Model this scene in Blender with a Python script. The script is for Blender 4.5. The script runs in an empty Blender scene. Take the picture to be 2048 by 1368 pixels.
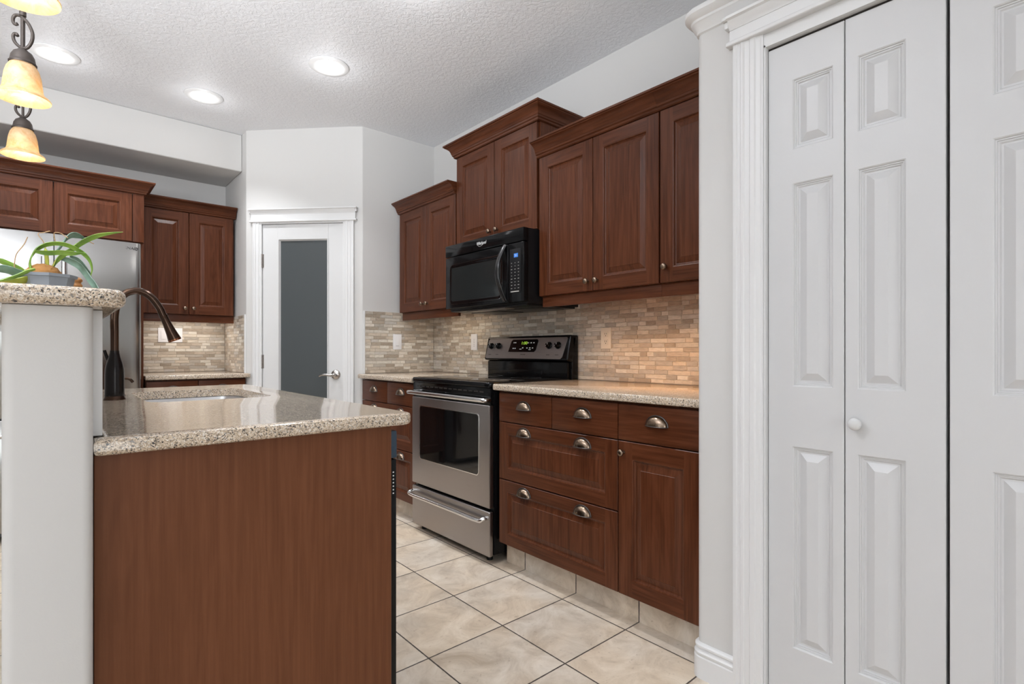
import bpy, bmesh, math, random
from mathutils import Vector, Matrix
random.seed(7)
PI = math.pi
sc = bpy.context.scene
C = bpy.context.collection

# ------------------------------------------------------------------ camera
CAMZ = 1.08
cd = bpy.data.cameras.new('camera'); cam = bpy.data.objects.new('camera', cd); C.objects.link(cam)
cam.location = (0, 0, CAMZ)
cam.rotation_euler = (PI/2, 0, -0.7155)
cd.sensor_width = 36.0; cd.lens = 36.0*1062.05/2048; cd.shift_y = 17.72/2048
cd.clip_start = 0.02
sc.camera = cam

# ------------------------------------------------------------------ world, exposure, daylight
w = bpy.data.worlds.new('world'); sc.world = w; w.use_nodes = True
w.node_tree.nodes['Background'].inputs[0].default_value = (0.93, 0.97, 1.0, 1)
w.node_tree.nodes['Background'].inputs[1].default_value = 0.8
sc.view_settings.view_transform = 'Standard'
sc.view_settings.look = 'None'
sc.view_settings.gamma = 1
sc.view_settings.exposure = 0.0
sc.view_settings.use_curve_mapping = False

def area(name, loc, rot, sx, sy, power, col, spread=PI, shape='RECTANGLE'):
    l = bpy.data.lights.new(name, 'AREA'); l.shape = shape; l.size = sx; l.size_y = sy
    l.energy = power; l.color = col; l.spread = spread
    o = bpy.data.objects.new(name, l); C.objects.link(o); o.location = loc; o.rotation_euler = rot
    return o
# daylight through the dining room windows (behind the camera and to the left)
area('window_daylight', (-0.9, -3.85, 1.45), (PI/2, 0, 0), 3.2, 2.1, 60, (0.93, 0.97, 1.0))
area('window_daylight', (-3.85, 0.9, 1.45), (PI/2, 0, -PI/2), 2.6, 2.1, 22, (0.93, 0.97, 1.0))
# added fill lights for ceiling bounce, not fixtures (out of frame, behind and left)
bounce = area('ceiling_bounce_fill', (-1.35, 0.85, 1.75), (0, 0, 0), 0.7, 0.7, 84, (0.915, 0.95, 1.0), math.radians(104))
bounce.rotation_euler = Vector((0.60, 0.55, 0.95)).to_track_quat('-Z', 'Y').to_euler()
area('ceiling_bounce_fill', (-2.2, -0.8, 1.85), (PI, 0, 0), 1.2, 1.2, 58, (0.91, 0.95, 1.0))

# ------------------------------------------------------------------ materials
def new_mat(name):
    m = bpy.data.materials.new(name); m.use_nodes = True
    nt = m.node_tree; b = nt.nodes['Principled BSDF']
    return m, nt, b
def simple(name, col, rough=0.5, metal=0.0, spec=0.5, coat=0.0, bump=0.0, bscale=200, emit=None, estr=0):
    m, nt, b = new_mat(name)
    b.inputs['Base Color'].default_value = (*col, 1); b.inputs['Roughness'].default_value = rough
    b.inputs['Metallic'].default_value = metal; b.inputs['Specular IOR Level'].default_value = spec
    b.inputs['Coat Weight'].default_value = coat; b.inputs['Coat Roughness'].default_value = 0.1
    if emit: b.inputs['Emission Color'].default_value = (*emit, 1); b.inputs['Emission Strength'].default_value = estr
    # faint procedural unevenness
    tc = nt.nodes.new('ShaderNodeTexCoord'); n = nt.nodes.new('ShaderNodeTexNoise')
    n.inputs['Scale'].default_value = bscale if bump else 6; n.inputs['Detail'].default_value = 4
    nt.links.new(tc.outputs['Object'], n.inputs['Vector'])
    if bump:
        bp = nt.nodes.new('ShaderNodeBump'); bp.inputs['Strength'].default_value = bump; bp.inputs['Distance'].default_value = 0.002
        nt.links.new(n.outputs['Fac'], bp.inputs['Height']); nt.links.new(bp.outputs[0], b.inputs['Normal'])
    else:
        mr = nt.nodes.new('ShaderNodeMapRange'); mr.inputs[3].default_value = max(0.02, rough*0.9); mr.inputs[4].default_value = min(1, rough*1.12)
        nt.links.new(n.outputs['Fac'], mr.inputs[0]); nt.links.new(mr.outputs[0], b.inputs['Roughness'])
    return m

def ramp(nt, stops, interp='LINEAR'):
    r = nt.nodes.new('ShaderNodeValToRGB'); cr = r.color_ramp; cr.interpolation = interp
    while len(cr.elements) < len(stops): cr.elements.new(0.5)
    for e, (p, c) in zip(cr.elements, stops):
        e.position = p; e.color = (*c, 1)
    return r
def wood(name, axis, dark, mid, light, rough=0.3):
    m, nt, b = new_mat(name); N = nt.nodes; L = nt.links
    tc = N.new('ShaderNodeTexCoord')
    def mapped(sc_a, sc_b):
        mp = N.new('ShaderNodeMapping'); s = [sc_a]*3; s[axis] = sc_b
        if axis != 2: s = [sc_b, sc_b, sc_a]
        mp.inputs['Scale'].default_value = s; L.new(tc.outputs['Object'], mp.inputs['Vector']); return mp
    m1 = mapped(85, 3.0); n1 = N.new('ShaderNodeTexNoise'); n1.inputs['Scale'].default_value = 1; n1.inputs['Detail'].default_value = 7; n1.inputs['Roughness'].default_value = 0.65
    L.new(m1.outputs[0], n1.inputs['Vector'])
    m2 = mapped(9, 0.9); n2 = N.new('ShaderNodeTexNoise'); n2.inputs['Scale'].default_value = 1; n2.inputs['Detail'].default_value = 3; n2.inputs['Distortion'].default_value = 1.2
    L.new(m2.outputs[0], n2.inputs['Vector'])
    # cathedral bands from the broad noise
    mu = N.new('ShaderNodeMath'); mu.operation = 'MULTIPLY'; mu.inputs[1].default_value = 42; L.new(n2.outputs['Fac'], mu.inputs[0])
    sn = N.new('ShaderNodeMath'); sn.operation = 'SINE'; L.new(mu.outputs[0], sn.inputs[0])
    a1 = N.new('ShaderNodeMath'); a1.operation = 'MULTIPLY_ADD'; a1.inputs[1].default_value = 0.05; L.new(sn.outputs[0], a1.inputs[0]); L.new(n1.outputs['Fac'], a1.inputs[2])
    a2 = N.new('ShaderNodeMath'); a2.operation = 'MULTIPLY_ADD'; a2.inputs[1].default_value = 0.3; L.new(n2.outputs['Fac'], a2.inputs[0]); L.new(a1.outputs[0], a2.inputs[2])
    r = ramp(nt, [(0.42, dark), (0.64, mid), (0.86, light)]); L.new(a2.outputs[0], r.inputs[0])
    L.new(r.outputs[0], b.inputs['Base Color'])
    b.inputs['Roughness'].default_value = rough; b.inputs['Specular IOR Level'].default_value = 0.2
    bp = N.new('ShaderNodeBump'); bp.inputs['Strength'].default_value = 0.22; bp.inputs['Distance'].default_value = 0.0012
    L.new(a1.outputs[0], bp.inputs['Height']); L.new(bp.outputs[0], b.inputs['Normal'])
    return m
WD, WM, WL = (0.050, 0.0135, 0.0050), (0.084, 0.0250, 0.0100), (0.116, 0.038, 0.017)
M = {}
M['wood_v'] = wood('stained_oak_upright', 2, WD, WM, WL)
M['wood_h'] = wood('stained_oak_level', 0, WD, WM, WL)
M['veneer'] = wood('oak_veneer', 2, (0.112, 0.039, 0.0155), (0.136, 0.049, 0.020), (0.160, 0.060, 0.026), 0.42)
M['wood_in'] = simple('cabinet_inside', (0.05, 0.018, 0.010), 0.5)
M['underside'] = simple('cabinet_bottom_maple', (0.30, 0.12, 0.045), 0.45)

# wall paint, trim paint
def paint(name, col, rough, bscale, bump):
    return simple(name, col, rough, bump=bump, bscale=bscale)
M['wall'] = paint('wall_paint', (0.60, 0.592, 0.58), 0.6, 380, 0.06)
M['trim'] = paint('trim_paint', (0.70, 0.70, 0.70), 0.32, 60, 0.02)
M['doorpaint'] = paint('door_paint', (0.64, 0.64, 0.64), 0.38, 60, 0.02)
# grained white door skin
def skin():
    m, nt, b = new_mat('moulded_door_skin'); N = nt.nodes; L = nt.links
    b.inputs['Base Color'].default_value = (0.59, 0.59, 0.595, 1); b.inputs['Roughness'].default_value = 0.36
    tc = N.new('ShaderNodeTexCoord'); mp = N.new('ShaderNodeMapping'); mp.inputs['Scale'].default_value = (150, 150, 9)
    n = N.new('ShaderNodeTexNoise'); n.inputs['Scale'].default_value = 1; n.inputs['Detail'].default_value = 4; n.inputs['Distortion'].default_value = 0.4
    L.new(tc.outputs['Object'], mp.inputs[0]); L.new(mp.outputs[0], n.inputs['Vector'])
    bp = N.new('ShaderNodeBump'); bp.inputs['Strength'].default_value = 0.10; bp.inputs['Distance'].default_value = 0.001
    L.new(n.outputs['Fac'], bp.inputs['Height']); L.new(bp.outputs[0], b.inputs['Normal'])
    return m
M['skin'] = skin()
def ceiling_mat():
    m, nt, b = new_mat('knockdown_ceiling'); N = nt.nodes; L = nt.links
    b.inputs['Base Color'].default_value = (0.80, 0.81, 0.835, 1); b.inputs['Roughness'].default_value = 0.5
    tc = N.new('ShaderNodeTexCoord')
    n = N.new('ShaderNodeTexNoise'); n.inputs['Scale'].default_value = 46; n.inputs['Detail'].default_value = 5; n.inputs['Roughness'].default_value = 0.6; n.inputs['Distortion'].default_value = 0.6
    L.new(tc.outputs['Object'], n.inputs['Vector'])
    r = ramp(nt, [(0.42, (0, 0, 0)), (0.58, (1, 1, 1))]); L.new(n.outputs['Fac'], r.inputs[0])
    n2 = N.new('ShaderNodeTexNoise'); n2.inputs['Scale'].default_value = 160; n2.inputs['Detail'].default_value = 3
    L.new(tc.outputs['Object'], n2.inputs['Vector'])
    ad = N.new('ShaderNodeMath'); ad.operation = 'MULTIPLY_ADD'; ad.inputs[1].default_value = 0.3; L.new(n2.outputs['Fac'], ad.inputs[0]); L.new(r.outputs[0], ad.inputs[2])
    bp = N.new('ShaderNodeBump'); bp.inputs['Strength'].default_value = 0.42; bp.inputs['Distance'].default_value = 0.0035
    L.new(ad.outputs[0], bp.inputs['Height']); L.new(bp.outputs[0], b.inputs['Normal'])
    return m
M['ceiling'] = ceiling_mat()
def floor_mat():
    m, nt, b = new_mat('floor_tile'); N = nt.nodes; L = nt.links
    tc = N.new('ShaderNodeNewGeometry'); sx = N.new('ShaderNodeSeparateXYZ'); L.new(tc.outputs['Position'], sx.inputs[0])
    def cell(out, off, pitch):
        s = N.new('ShaderNodeMath'); s.operation = 'SUBTRACT'; s.inputs[1].default_value = off; L.new(out, s.inputs[0])
        d = N.new('ShaderNodeMath'); d.operation = 'DIVIDE'; d.inputs[1].default_value = pitch; L.new(s.outputs[0], d.inputs[0])
        fr = N.new('ShaderNodeMath'); fr.operation = 'FRACT'; L.new(d.outputs[0], fr.inputs[0])
        fl = N.new('ShaderNodeMath'); fl.operation = 'FLOOR'; L.new(d.outputs[0], fl.inputs[0])
        p = N.new('ShaderNodeMath'); p.operation = 'PINGPONG'; p.inputs[1].default_value = 0.5; L.new(fr.outputs[0], p.inputs[0])
        mm = N.new('ShaderNodeMath'); mm.operation = 'MULTIPLY'; mm.inputs[1].default_value = pitch; L.new(p.outputs[0], mm.inputs[0])
        return mm.outputs[0], fl.outputs[0]
    dx, cx = cell(sx.outputs[0], 1.003, 0.3385); dy, cy = cell(sx.outputs[1], 1.264, 0.336)
    mn = N.new('ShaderNodeMath'); mn.operation = 'MINIMUM'; L.new(dx, mn.inputs[0]); L.new(dy, mn.inputs[1])
    nj = N.new('ShaderNodeTexNoise'); nj.inputs['Scale'].default_value = 55; L.new(tc.outputs['Position'], nj.inputs['Vector'])
    wj = N.new('ShaderNodeMath'); wj.operation = 'MULTIPLY_ADD'; wj.inputs[1].default_value = 0.0022; L.new(nj.outputs['Fac'], wj.inputs[0]); L.new(mn.outputs[0], wj.inputs[2])
    g = N.new('ShaderNodeMapRange'); g.inputs[1].default_value = 0.0030; g.inputs[2].default_value = 0.0046; L.new(wj.outputs[0], g.inputs[0])
    cv = N.new('ShaderNodeCombineXYZ'); L.new(cx, cv.inputs[0]); L.new(cy, cv.inputs[1])
    wn = N.new('ShaderNodeTexWhiteNoise'); wn.noise_dimensions = '2D'; L.new(cv.outputs[0], wn.inputs[0])
    # per tile shifted mottling
    sv = N.new('ShaderNodeVectorMath'); sv.operation = 'MULTIPLY_ADD'; sv.inputs[1].default_value = (7, 7, 7); L.new(wn.outputs['Color'], sv.inputs[0]); L.new(tc.outputs['Position'], sv.inputs[2])
    n1 = N.new('ShaderNodeTexNoise'); n1.inputs['Scale'].default_value = 6.5; n1.inputs['Detail'].default_value = 10; n1.inputs['Roughness'].default_value = 0.68; n1.inputs['Distortion'].default_value = 0.9
    L.new(sv.outputs[0], n1.inputs['Vector'])
    r = ramp(nt, [(0.30, (0.46, 0.375, 0.285)), (0.50, (0.645, 0.555, 0.45)), (0.68, (0.77, 0.69, 0.59))]); L.new(n1.outputs['Fac'], r.inputs[0])
    n2 = N.new('ShaderNodeTexNoise'); n2.inputs['Scale'].default_value = 3.1; n2.inputs['Detail'].default_value = 4; L.new(sv.outputs[0], n2.inputs['Vector'])
    r2 = ramp(nt, [(0.38, (0.94, 0.945, 0.96)), (0.64, (1.03, 0.985, 0.93))]); L.new(n2.outputs['Fac'], r2.inputs[0])
    mx = N.new('ShaderNodeMix'); mx.data_type = 'RGBA'; mx.blend_type = 'MULTIPLY'; mx.inputs[0].default_value = 1; L.new(r.outputs[0], mx.inputs[6]); L.new(r2.outputs[0], mx.inputs[7])
    n3 = N.new('ShaderNodeTexNoise'); n3.inputs['Scale'].default_value = 60; n3.inputs['Detail'].default_value = 6; L.new(sv.outputs[0], n3.inputs['Vector'])
    r3 = ramp(nt, [(0.28, (0.80, 0.77, 0.74)), (0.36, (1, 1, 1))]); L.new(n3.outputs['Fac'], r3.inputs[0])
    m3 = N.new('ShaderNodeMix'); m3.data_type = 'RGBA'; m3.blend_type = 'MULTIPLY'; m3.inputs[0].default_value = 1; L.new(mx.outputs[2], m3.inputs[6]); L.new(r3.outputs[0], m3.inputs[7])
    mg = N.new('ShaderNodeMix'); mg.data_type = 'RGBA'; mg.inputs[6].default_value = (0.055, 0.042, 0.034, 1); L.new(g.outputs[0], mg.inputs[0]); L.new(m3.outputs[2], mg.inputs[7])
    L.new(mg.outputs[2], b.inputs['Base Color'])
    b.inputs['Roughness'].default_value = 0.42
    bp = N.new('ShaderNodeBump'); bp.inputs['Strength'].default_value = 0.5; bp.inputs['Distance'].default_value = 0.002
    ad = N.new('ShaderNodeMath'); ad.operation = 'MULTIPLY_ADD'; ad.inputs[1].default_value = 0.35; L.new(n3.outputs['Fac'], ad.inputs[0]); L.new(g.outputs[0], ad.inputs[2])
    L.new(ad.outputs[0], bp.inputs['Height']); L.new(bp.outputs[0], b.inputs['Normal'])
    return m
M['floor'] = floor_mat()
def granite():
    m, nt, b = new_mat('speckled_granite'); N = nt.nodes; L = nt.links
    tc = N.new('ShaderNodeNewGeometry')
    def vor(s):
        v = N.new('ShaderNodeTexVoronoi'); v.inputs['Scale'].default_value = s; L.new(dist.outputs[0], v.inputs['Vector']); return v
    nd = N.new('ShaderNodeTexNoise'); nd.inputs['Scale'].default_value = 90; nd.inputs['Detail'].default_value = 3; L.new(tc.outputs['Position'], nd.inputs['Vector'])
    dist = N.new('ShaderNodeVectorMath'); dist.operation = 'MULTIPLY_ADD'; dist.inputs[1].default_value = (0.012, 0.012, 0.012); L.new(nd.outputs['Color'], dist.inputs[0]); L.new(tc.outputs['Position'], dist.inputs[2])
    v1 = vor(400); s1 = N.new('ShaderNodeSeparateColor'); L.new(v1.outputs['Color'], s1.inputs[0])
    r1 = ramp(nt, [(0.0, (0.06, 0.058, 0.06)), (0.06, (0.21, 0.19, 0.175)), (0.14, (0.42, 0.345, 0.27)), (0.36, (0.60, 0.505, 0.40)), (0.68, (0.70, 0.62, 0.52)), (0.88, (0.75, 0.72, 0.68))], 'CONSTANT'); L.new(s1.outputs[0], r1.inputs[0])
    v2 = vor(800); s2 = N.new('ShaderNodeSeparateColor'); L.new(v2.outputs['Color'], s2.inputs[0])
    r2 = ramp(nt, [(0.0, (0.35, 0.32, 0.3)), (0.07, (0.80, 0.74, 0.67)), (0.45, (1, 0.97, 0.93)), (0.85, (1.15, 1.13, 1.10))], 'CONSTANT'); L.new(s2.outputs[1], r2.inputs[0])
    mx = N.new('ShaderNodeMix'); mx.data_type = 'RGBA'; mx.blend_type = 'MULTIPLY'; mx.inputs[0].default_value = 1; L.new(r1.outputs[0], mx.inputs[6]); L.new(r2.outputs[0], mx.inputs[7])
    L.new(mx.outputs[2], b.inputs['Base Color'])
    b.inputs['Roughness'].default_value = 0.09; b.inputs['Specular IOR Level'].default_value = 0.6
    return m
M['granite'] = granite()
def mosaic():
    m, nt, b = new_mat('travertine_mosaic'); N = nt.nodes; L = nt.links
    at = N.new('ShaderNodeAttribute'); at.attribute_name = 'tile'
    tc = N.new('ShaderNodeNewGeometry')
    mp = N.new('ShaderNodeMapping'); mp.inputs['Scale'].default_value = (30, 30, 160); L.new(tc.outputs['Position'], mp.inputs[0])
    n = N.new('ShaderNodeTexNoise'); n.inputs['Scale'].default_value = 1; n.inputs['Detail'].default_value = 5; n.inputs['Roughness'].default_value = 0.7; L.new(mp.outputs[0], n.inputs['Vector'])
    r = ramp(nt, [(0.3, (0.74, 0.72, 0.70)), (0.55, (1, 1, 1)), (0.75, (1.1, 1.1, 1.1))]); L.new(n.outputs['Fac'], r.inputs[0])
    mx = N.new('ShaderNodeMix'); mx.data_type = 'RGBA'; mx.blend_type = 'MULTIPLY'; mx.inputs[0].default_value = 1; L.new(at.outputs[0], mx.inputs[6]); L.new(r.outputs[0], mx.inputs[7])
    L.new(mx.outputs[2], b.inputs['Base Color']); b.inputs['Roughness'].default_value = 0.5
    bp = N.new('ShaderNodeBump'); bp.inputs['Strength'].default_value = 0.25; bp.inputs['Distance'].default_value = 0.001; L.new(n.outputs['Fac'], bp.inputs['Height']); L.new(bp.outputs[0], b.inputs['Normal'])
    return m
M['mosaic'] = mosaic()
def steel(name, col, rough, axis=2):
    m, nt, b = new_mat(name); N = nt.nodes; L = nt.links
    b.inputs['Base Color'].default_value = (*col, 1); b.inputs['Metallic'].default_value = 1
    tc = N.new('ShaderNodeTexCoord'); mp = N.new('ShaderNodeMapping'); s = [400, 400, 400]; s[axis] = 4; mp.inputs['Scale'].default_value = s
    n = N.new('ShaderNodeTexNoise'); n.inputs['Scale'].default_value = 1; n.inputs['Detail'].default_value = 3
    L.new(tc.outputs['Object'], mp.inputs[0]); L.new(mp.outputs[0], n.inputs['Vector'])
    mr = N.new('ShaderNodeMapRange'); mr.inputs[3].default_value = rough*0.8; mr.inputs[4].default_value = rough*1.25; L.new(n.outputs['Fac'], mr.inputs[0]); L.new(mr.outputs[0], b.inputs['Roughness'])
    bp = N.new('ShaderNodeBump'); bp.inputs['Strength'].default_value = 0.05; bp.inputs['Distance'].default_value = 0.0005; L.new(n.outputs['Fac'], bp.inputs['Height']); L.new(bp.outputs[0], b.inputs['Normal'])
    return m
M['steel_y'] = steel('brushed_steel', (0.36, 0.335, 0.325), 0.30, 1)
M['steel_z'] = steel('brushed_steel_upright', (0.36, 0.355, 0.345), 0.20, 2)
M['chrome'] = simple('bright_steel', (0.72, 0.72, 0.72), 0.18, 1.0)
M['sinksteel'] = steel('sink_steel', (0.75, 0.75, 0.76), 0.3, 0)
M['nickel'] = simple('satin_nickel', (0.47, 0.44, 0.42), 0.25, 1.0)
M['brass'] = simple('antique_pewter', (0.23, 0.17, 0.125), 0.27, 1.0)
M['pull_edge'] = simple('dark_pewter', (0.12, 0.115, 0.115), 0.32, 1.0)
M['black'] = simple('black_gloss', (0.005, 0.005, 0.0055), 0.09, spec=0.2)
M['black_soft'] = simple('black_satin', (0.007, 0.007, 0.008), 0.35, spec=0.25)
M['black_glass'] = simple('black_glass', (0.004, 0.004, 0.0045), 0.04)
M['mw_window'] = simple('microwave_window_mesh', (0.016, 0.018, 0.018), 0.1, spec=0.2)
M['grey_plastic'] = simple('grey_metal_filter', (0.30, 0.28, 0.26), 0.4, 0.6)
M['bronze'] = simple('oil_rubbed_bronze', (0.065, 0.038, 0.026), 0.2, 0.85)
M['bronze_dark'] = simple('dark_bronze', (0.012, 0.010, 0.010), 0.22, 0.5)
M['copper'] = simple('copper_edge', (0.28, 0.115, 0.06), 0.25, 1.0)
M['iron'] = simple('pendant_bronze', (0.055, 0.043, 0.036), 0.5, 0.4)
M['plate'] = simple('white_plate', (0.80, 0.80, 0.82), 0.35)
M['plate_ivory'] = simple('ivory_plate', (0.78, 0.70, 0.58), 0.35)
M['slot'] = simple('dark_slot', (0.02, 0.015, 0.012), 0.6)
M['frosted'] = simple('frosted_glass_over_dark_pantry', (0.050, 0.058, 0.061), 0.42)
M['white_text'] = simple('white_print', (0.75, 0.75, 0.75), 0.5)
M['blue_led'] = simple('blue_display', (0.02, 0.1, 0.3), 0.3, emit=(0.05, 0.25, 0.8), estr=0.5)
M['green_led'] = simple('green_display', (0.1, 0.2, 0.02), 0.3, emit=(0.45, 0.75, 0.06), estr=0.8)
M['lamp'] = simple('lamp_diffuser', (0.9, 0.9, 0.9), 0.5, emit=(1.0, 0.985, 0.96), estr=14)
M['pot'] = simple('grey_ceramic', (0.25, 0.28, 0.32), 0.45)
M['moss'] = simple('bark_mix', (0.42, 0.20, 0.06), 0.9, bump=1.0, bscale=160)
M['dry'] = simple('dry_stalk', (0.50, 0.33, 0.19), 0.8)
M['bamboo'] = simple('turned_wood', (0.36, 0.16, 0.045), 0.5)
def leafmat(name, a, bcol):
    m, nt, b = new_mat(name); N = nt.nodes; L = nt.links
    tc = N.new('ShaderNodeTexCoord'); n = N.new('ShaderNodeTexNoise'); n.inputs['Scale'].default_value = 22; n.inputs['Detail'].default_value = 4
    L.new(tc.outputs['Object'], n.inputs['Vector']); r = ramp(nt, [(0.35, a), (0.65, bcol)]); L.new(n.outputs['Fac'], r.inputs[0]); L.new(r.outputs[0], b.inputs['Base Color'])
    b.inputs['Roughness'].default_value = 0.38
    return m
M['leaf'] = leafmat('green_leaf', (0.10, 0.22, 0.025), (0.26, 0.42, 0.06))
M['leaf_y'] = leafmat('yellow_green_leaf', (0.25, 0.32, 0.03), (0.42, 0.42, 0.06))
M['leaf_b'] = leafmat('blue_green_leaf', (0.07, 0.14, 0.09), (0.22, 0.34, 0.27))
def shade_mat():
    m, nt, b = new_mat('amber_alabaster_glass'); N = nt.nodes; L = nt.links
    out = N['Material Output']; N.remove(b)
    tc = N.new('ShaderNodeTexCoord'); n = N.new('ShaderNodeTexNoise'); n.inputs['Scale'].default_value = 26; n.inputs['Detail'].default_value = 6; n.inputs['Roughness'].default_value = 0.7; n.inputs['Distortion'].default_value = 1.0
    L.new(tc.outputs['Object'], n.inputs['Vector'])
    r = ramp(nt, [(0.3, (0.62, 0.43, 0.21)), (0.6, (0.80, 0.68, 0.48))]); L.new(n.outputs['Fac'], r.inputs[0])
    d = N.new('ShaderNodeBsdfDiffuse'); t = N.new('ShaderNodeBsdfTranslucent'); g = N.new('ShaderNodeBsdfGlossy'); g.inputs['Roughness'].default_value = 0.2
    L.new(r.outputs[0], d.inputs[0]); L.new(r.outputs[0], t.inputs[0])
    m1 = N.new('ShaderNodeMixShader'); m1.inputs[0].default_value = 0.55; L.new(d.outputs[0], m1.inputs[1]); L.new(t.outputs[0], m1.inputs[2])
    m2 = N.new('ShaderNodeMixShader'); m2.inputs[0].default_value = 0.05; L.new(m1.outputs[0], m2.inputs[1]); L.new(g.outputs[0], m2.inputs[2])
    L.new(m2.outputs[0], out.inputs[0])
    return m
M['shade'] = shade_mat()

# ------------------------------------------------------------------ mesh helpers
def add_tmp(bm, tmp, mi=None):
    vm = {}
    for v in tmp.verts: vm[v] = bm.verts.new(v.co)
    for f in tmp.faces:
        try:
            nf = bm.faces.new([vm[v] for v in f.verts]); nf.material_index = f.material_index if mi is None else mi
        except ValueError: pass
    tmp.free()
def box(bm, x0, x1, y0, y1, z0, z1, bev=0, mi=0, seg=2):
    t = bmesh.new()
    bmesh.ops.create_cube(t, size=1)
    for v in t.verts:
        v.co = Vector(((x0+x1)/2+v.co.x*(x1-x0), (y0+y1)/2+v.co.y*(y1-y0), (z0+z1)/2+v.co.z*(z1-z0)))
    if bev: bmesh.ops.bevel(t, geom=t.edges[:], offset=bev, segments=seg, profile=0.6, affect='EDGES')
    bmesh.ops.recalc_face_normals(t, faces=t.faces[:])
    add_tmp(bm, t, mi)
class Fr:
    """a local frame: u along the face, v up, n out of the face"""
    def __init__(s, o, U, N):
        s.o = Vector(o); s.U = Vector(U).normalized(); s.N = Vector(N).normalized(); s.V = Vector((0, 0, 1))
    def p(s, u, v, n): return s.o + s.U*u + s.V*v + s.N*n
FS = Fr((2.335, 0, 0), (0, -1, 0), (-1, 0, 0))          # stove wall, u = -y, n = 2.335 - x
FB = Fr((0, 4.9, 0), (1, 0, 0), (0, -1, 0))             # back wall, u = x, n = 4.9 - y
P2 = Vector((1.10, 4.285, 0)); P1 = Vector((1.715, 3.643, 0)); UD = (P1-P2).normalized()
FD = Fr(P2, UD, (UD.y, -UD.x, 0))                       # diagonal pantry wall
FSH = Fr((0, 3.645, 0), (1, 0, 0), (0, -1, 0))          # short wall
FSD = Fr((1.10, 0, 0), (0, -1, 0), (-1, 0, 0))          # side return wall
FC = Fr((1.629, 0, 0), (0, -1, 0), (-1, 0, 0))          # closet front wall
FI = Fr((0.684, 0, 0), (0, 1, 0), (1, 0, 0))            # island kitchen side
def fbox(bm, F, u0, u1, v0, v1, n0, n1, bev=0, mi=0, seg=2):
    t = bmesh.new(); bmesh.ops.create_cube(t, size=1)
    for v in t.verts: v.co = Vector(((u0+u1)/2+v.co.x*(u1-u0), (v0+v1)/2+v.co.y*(v1-v0), (n0+n1)/2+v.co.z*(n1-n0)))
    if bev: bmesh.ops.bevel(t, geom=t.edges[:], offset=bev, segments=seg, profile=0.6, affect='EDGES')
    for v in t.verts: v.co = F.p(*v.co)
    bmesh.ops.recalc_face_normals(t, faces=t.faces[:])
    add_tmp(bm, t, mi)
def lathe(bm, prof, c, d=(0, 0, 1), seg=24, mi=0):
    c = Vector(c); d = Vector(d).normalized()
    a = d.orthogonal().normalized(); b = d.cross(a)
    rings = []
    for r, z in prof:
        if r < 1e-6: rings.append([bm.verts.new(c+d*z)])
        else: rings.append([bm.verts.new(c+d*z+(a*math.cos(2*PI*k/seg)+b*math.sin(2*PI*k/seg))*r) for k in range(seg)])
    for A, B in zip(rings, rings[1:]):
        for k in range(seg):
            q = (k+1) % seg
            if len(A) == 1 and len(B) == 1: continue
            if len(A) == 1: f = bm.faces.new((A[0], B[q], B[k]))
            elif len(B) == 1: f = bm.faces.new((A[k], A[q], B[0]))
            else: f = bm.faces.new((A[k], A[q], B[q], B[k]))
            f.material_index = mi
def smooth_path(pts, n=6):
    pts = [Vector(p) for p in pts]; out = []
    P = [pts[0]*2-pts[1]] + pts + [pts[-1]*2-pts[-2]]
    for i in range(1, len(P)-2):
        for k in range(n):
            t = k/n; a, b, c, d = P[i-1], P[i], P[i+1], P[i+2]
            out.append(0.5*((2*b)+(c-a)*t+(2*a-5*b+4*c-d)*t*t+(3*b-a-3*c+d)*t**3))
    out.append(pts[-1]); return out
def tube(bm, pts, r, seg=12, mi=0, flat=None, up=None):
    """r: radius or list; flat=(wa, wb) makes an elliptic bar"""
    pts = [Vector(p) for p in pts]; n = len(pts)
    rs = r if isinstance(r, (list, tuple)) else [r]*n
    t0 = (pts[1]-pts[0]).normalized(); a = Vector(up) if up else t0.orthogonal(); a = (a-t0*a.dot(t0)).normalized()
    rings = []
    for i, p in enumerate(pts):
        t = (pts[min(i+1, n-1)]-pts[max(i-1, 0)]).normalized()
        a = (a-t*a.dot(t)).normalized(); b = t.cross(a)
        fa, fb = flat if flat else (1, 1)
        rings.append([bm.verts.new(p+(a*math.cos(2*PI*k/seg)*fa+b*math.sin(2*PI*k/seg)*fb)*rs[i]) for k in range(seg)])
    for A, B in zip(rings, rings[1:]):
        for k in range(seg):
            f = bm.faces.new((A[k], A[(k+1) % seg], B[(k+1) % seg], B[k])); f.material_index = mi
    for R in (rings[0][::-1], rings[-1]):
        f = bm.faces.new(R); f.material_index = mi
def sweep(bm, prof, path, side=1, mi=0):
    """closed profile [(out, z)] along an open xy path with mitred corners; out is to the right of the path when side=1"""
    pts = [Vector((p[0], p[1])) for p in path]; n = len(pts); rings = []
    for i in range(n):
        dirs = []
        if i > 0: dirs.append((pts[i]-pts[i-1]).normalized())
        if i < n-1: dirs.append((pts[i+1]-pts[i]).normalized())
        ns = [Vector((d.y, -d.x))*side for d in dirs]
        nn = ns[0] if len(ns) == 1 else (ns[0]+ns[1])/(1+ns[0].dot(ns[1]))
        rings.append([bm.verts.new((pts[i].x+nn.x*o, pts[i].y+nn.y*o, z)) for o, z in prof])
    k = len(prof)
    for A, B in zip(rings, rings[1:]):
        for j in range(k):
            f = bm.faces.new((A[j], A[(j+1) % k], B[(j+1) % k], B[j])); f.material_index = mi
    bm.faces.new(rings[0][::-1]).material_index = mi; bm.faces.new(rings[-1]).material_index = mi
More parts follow.
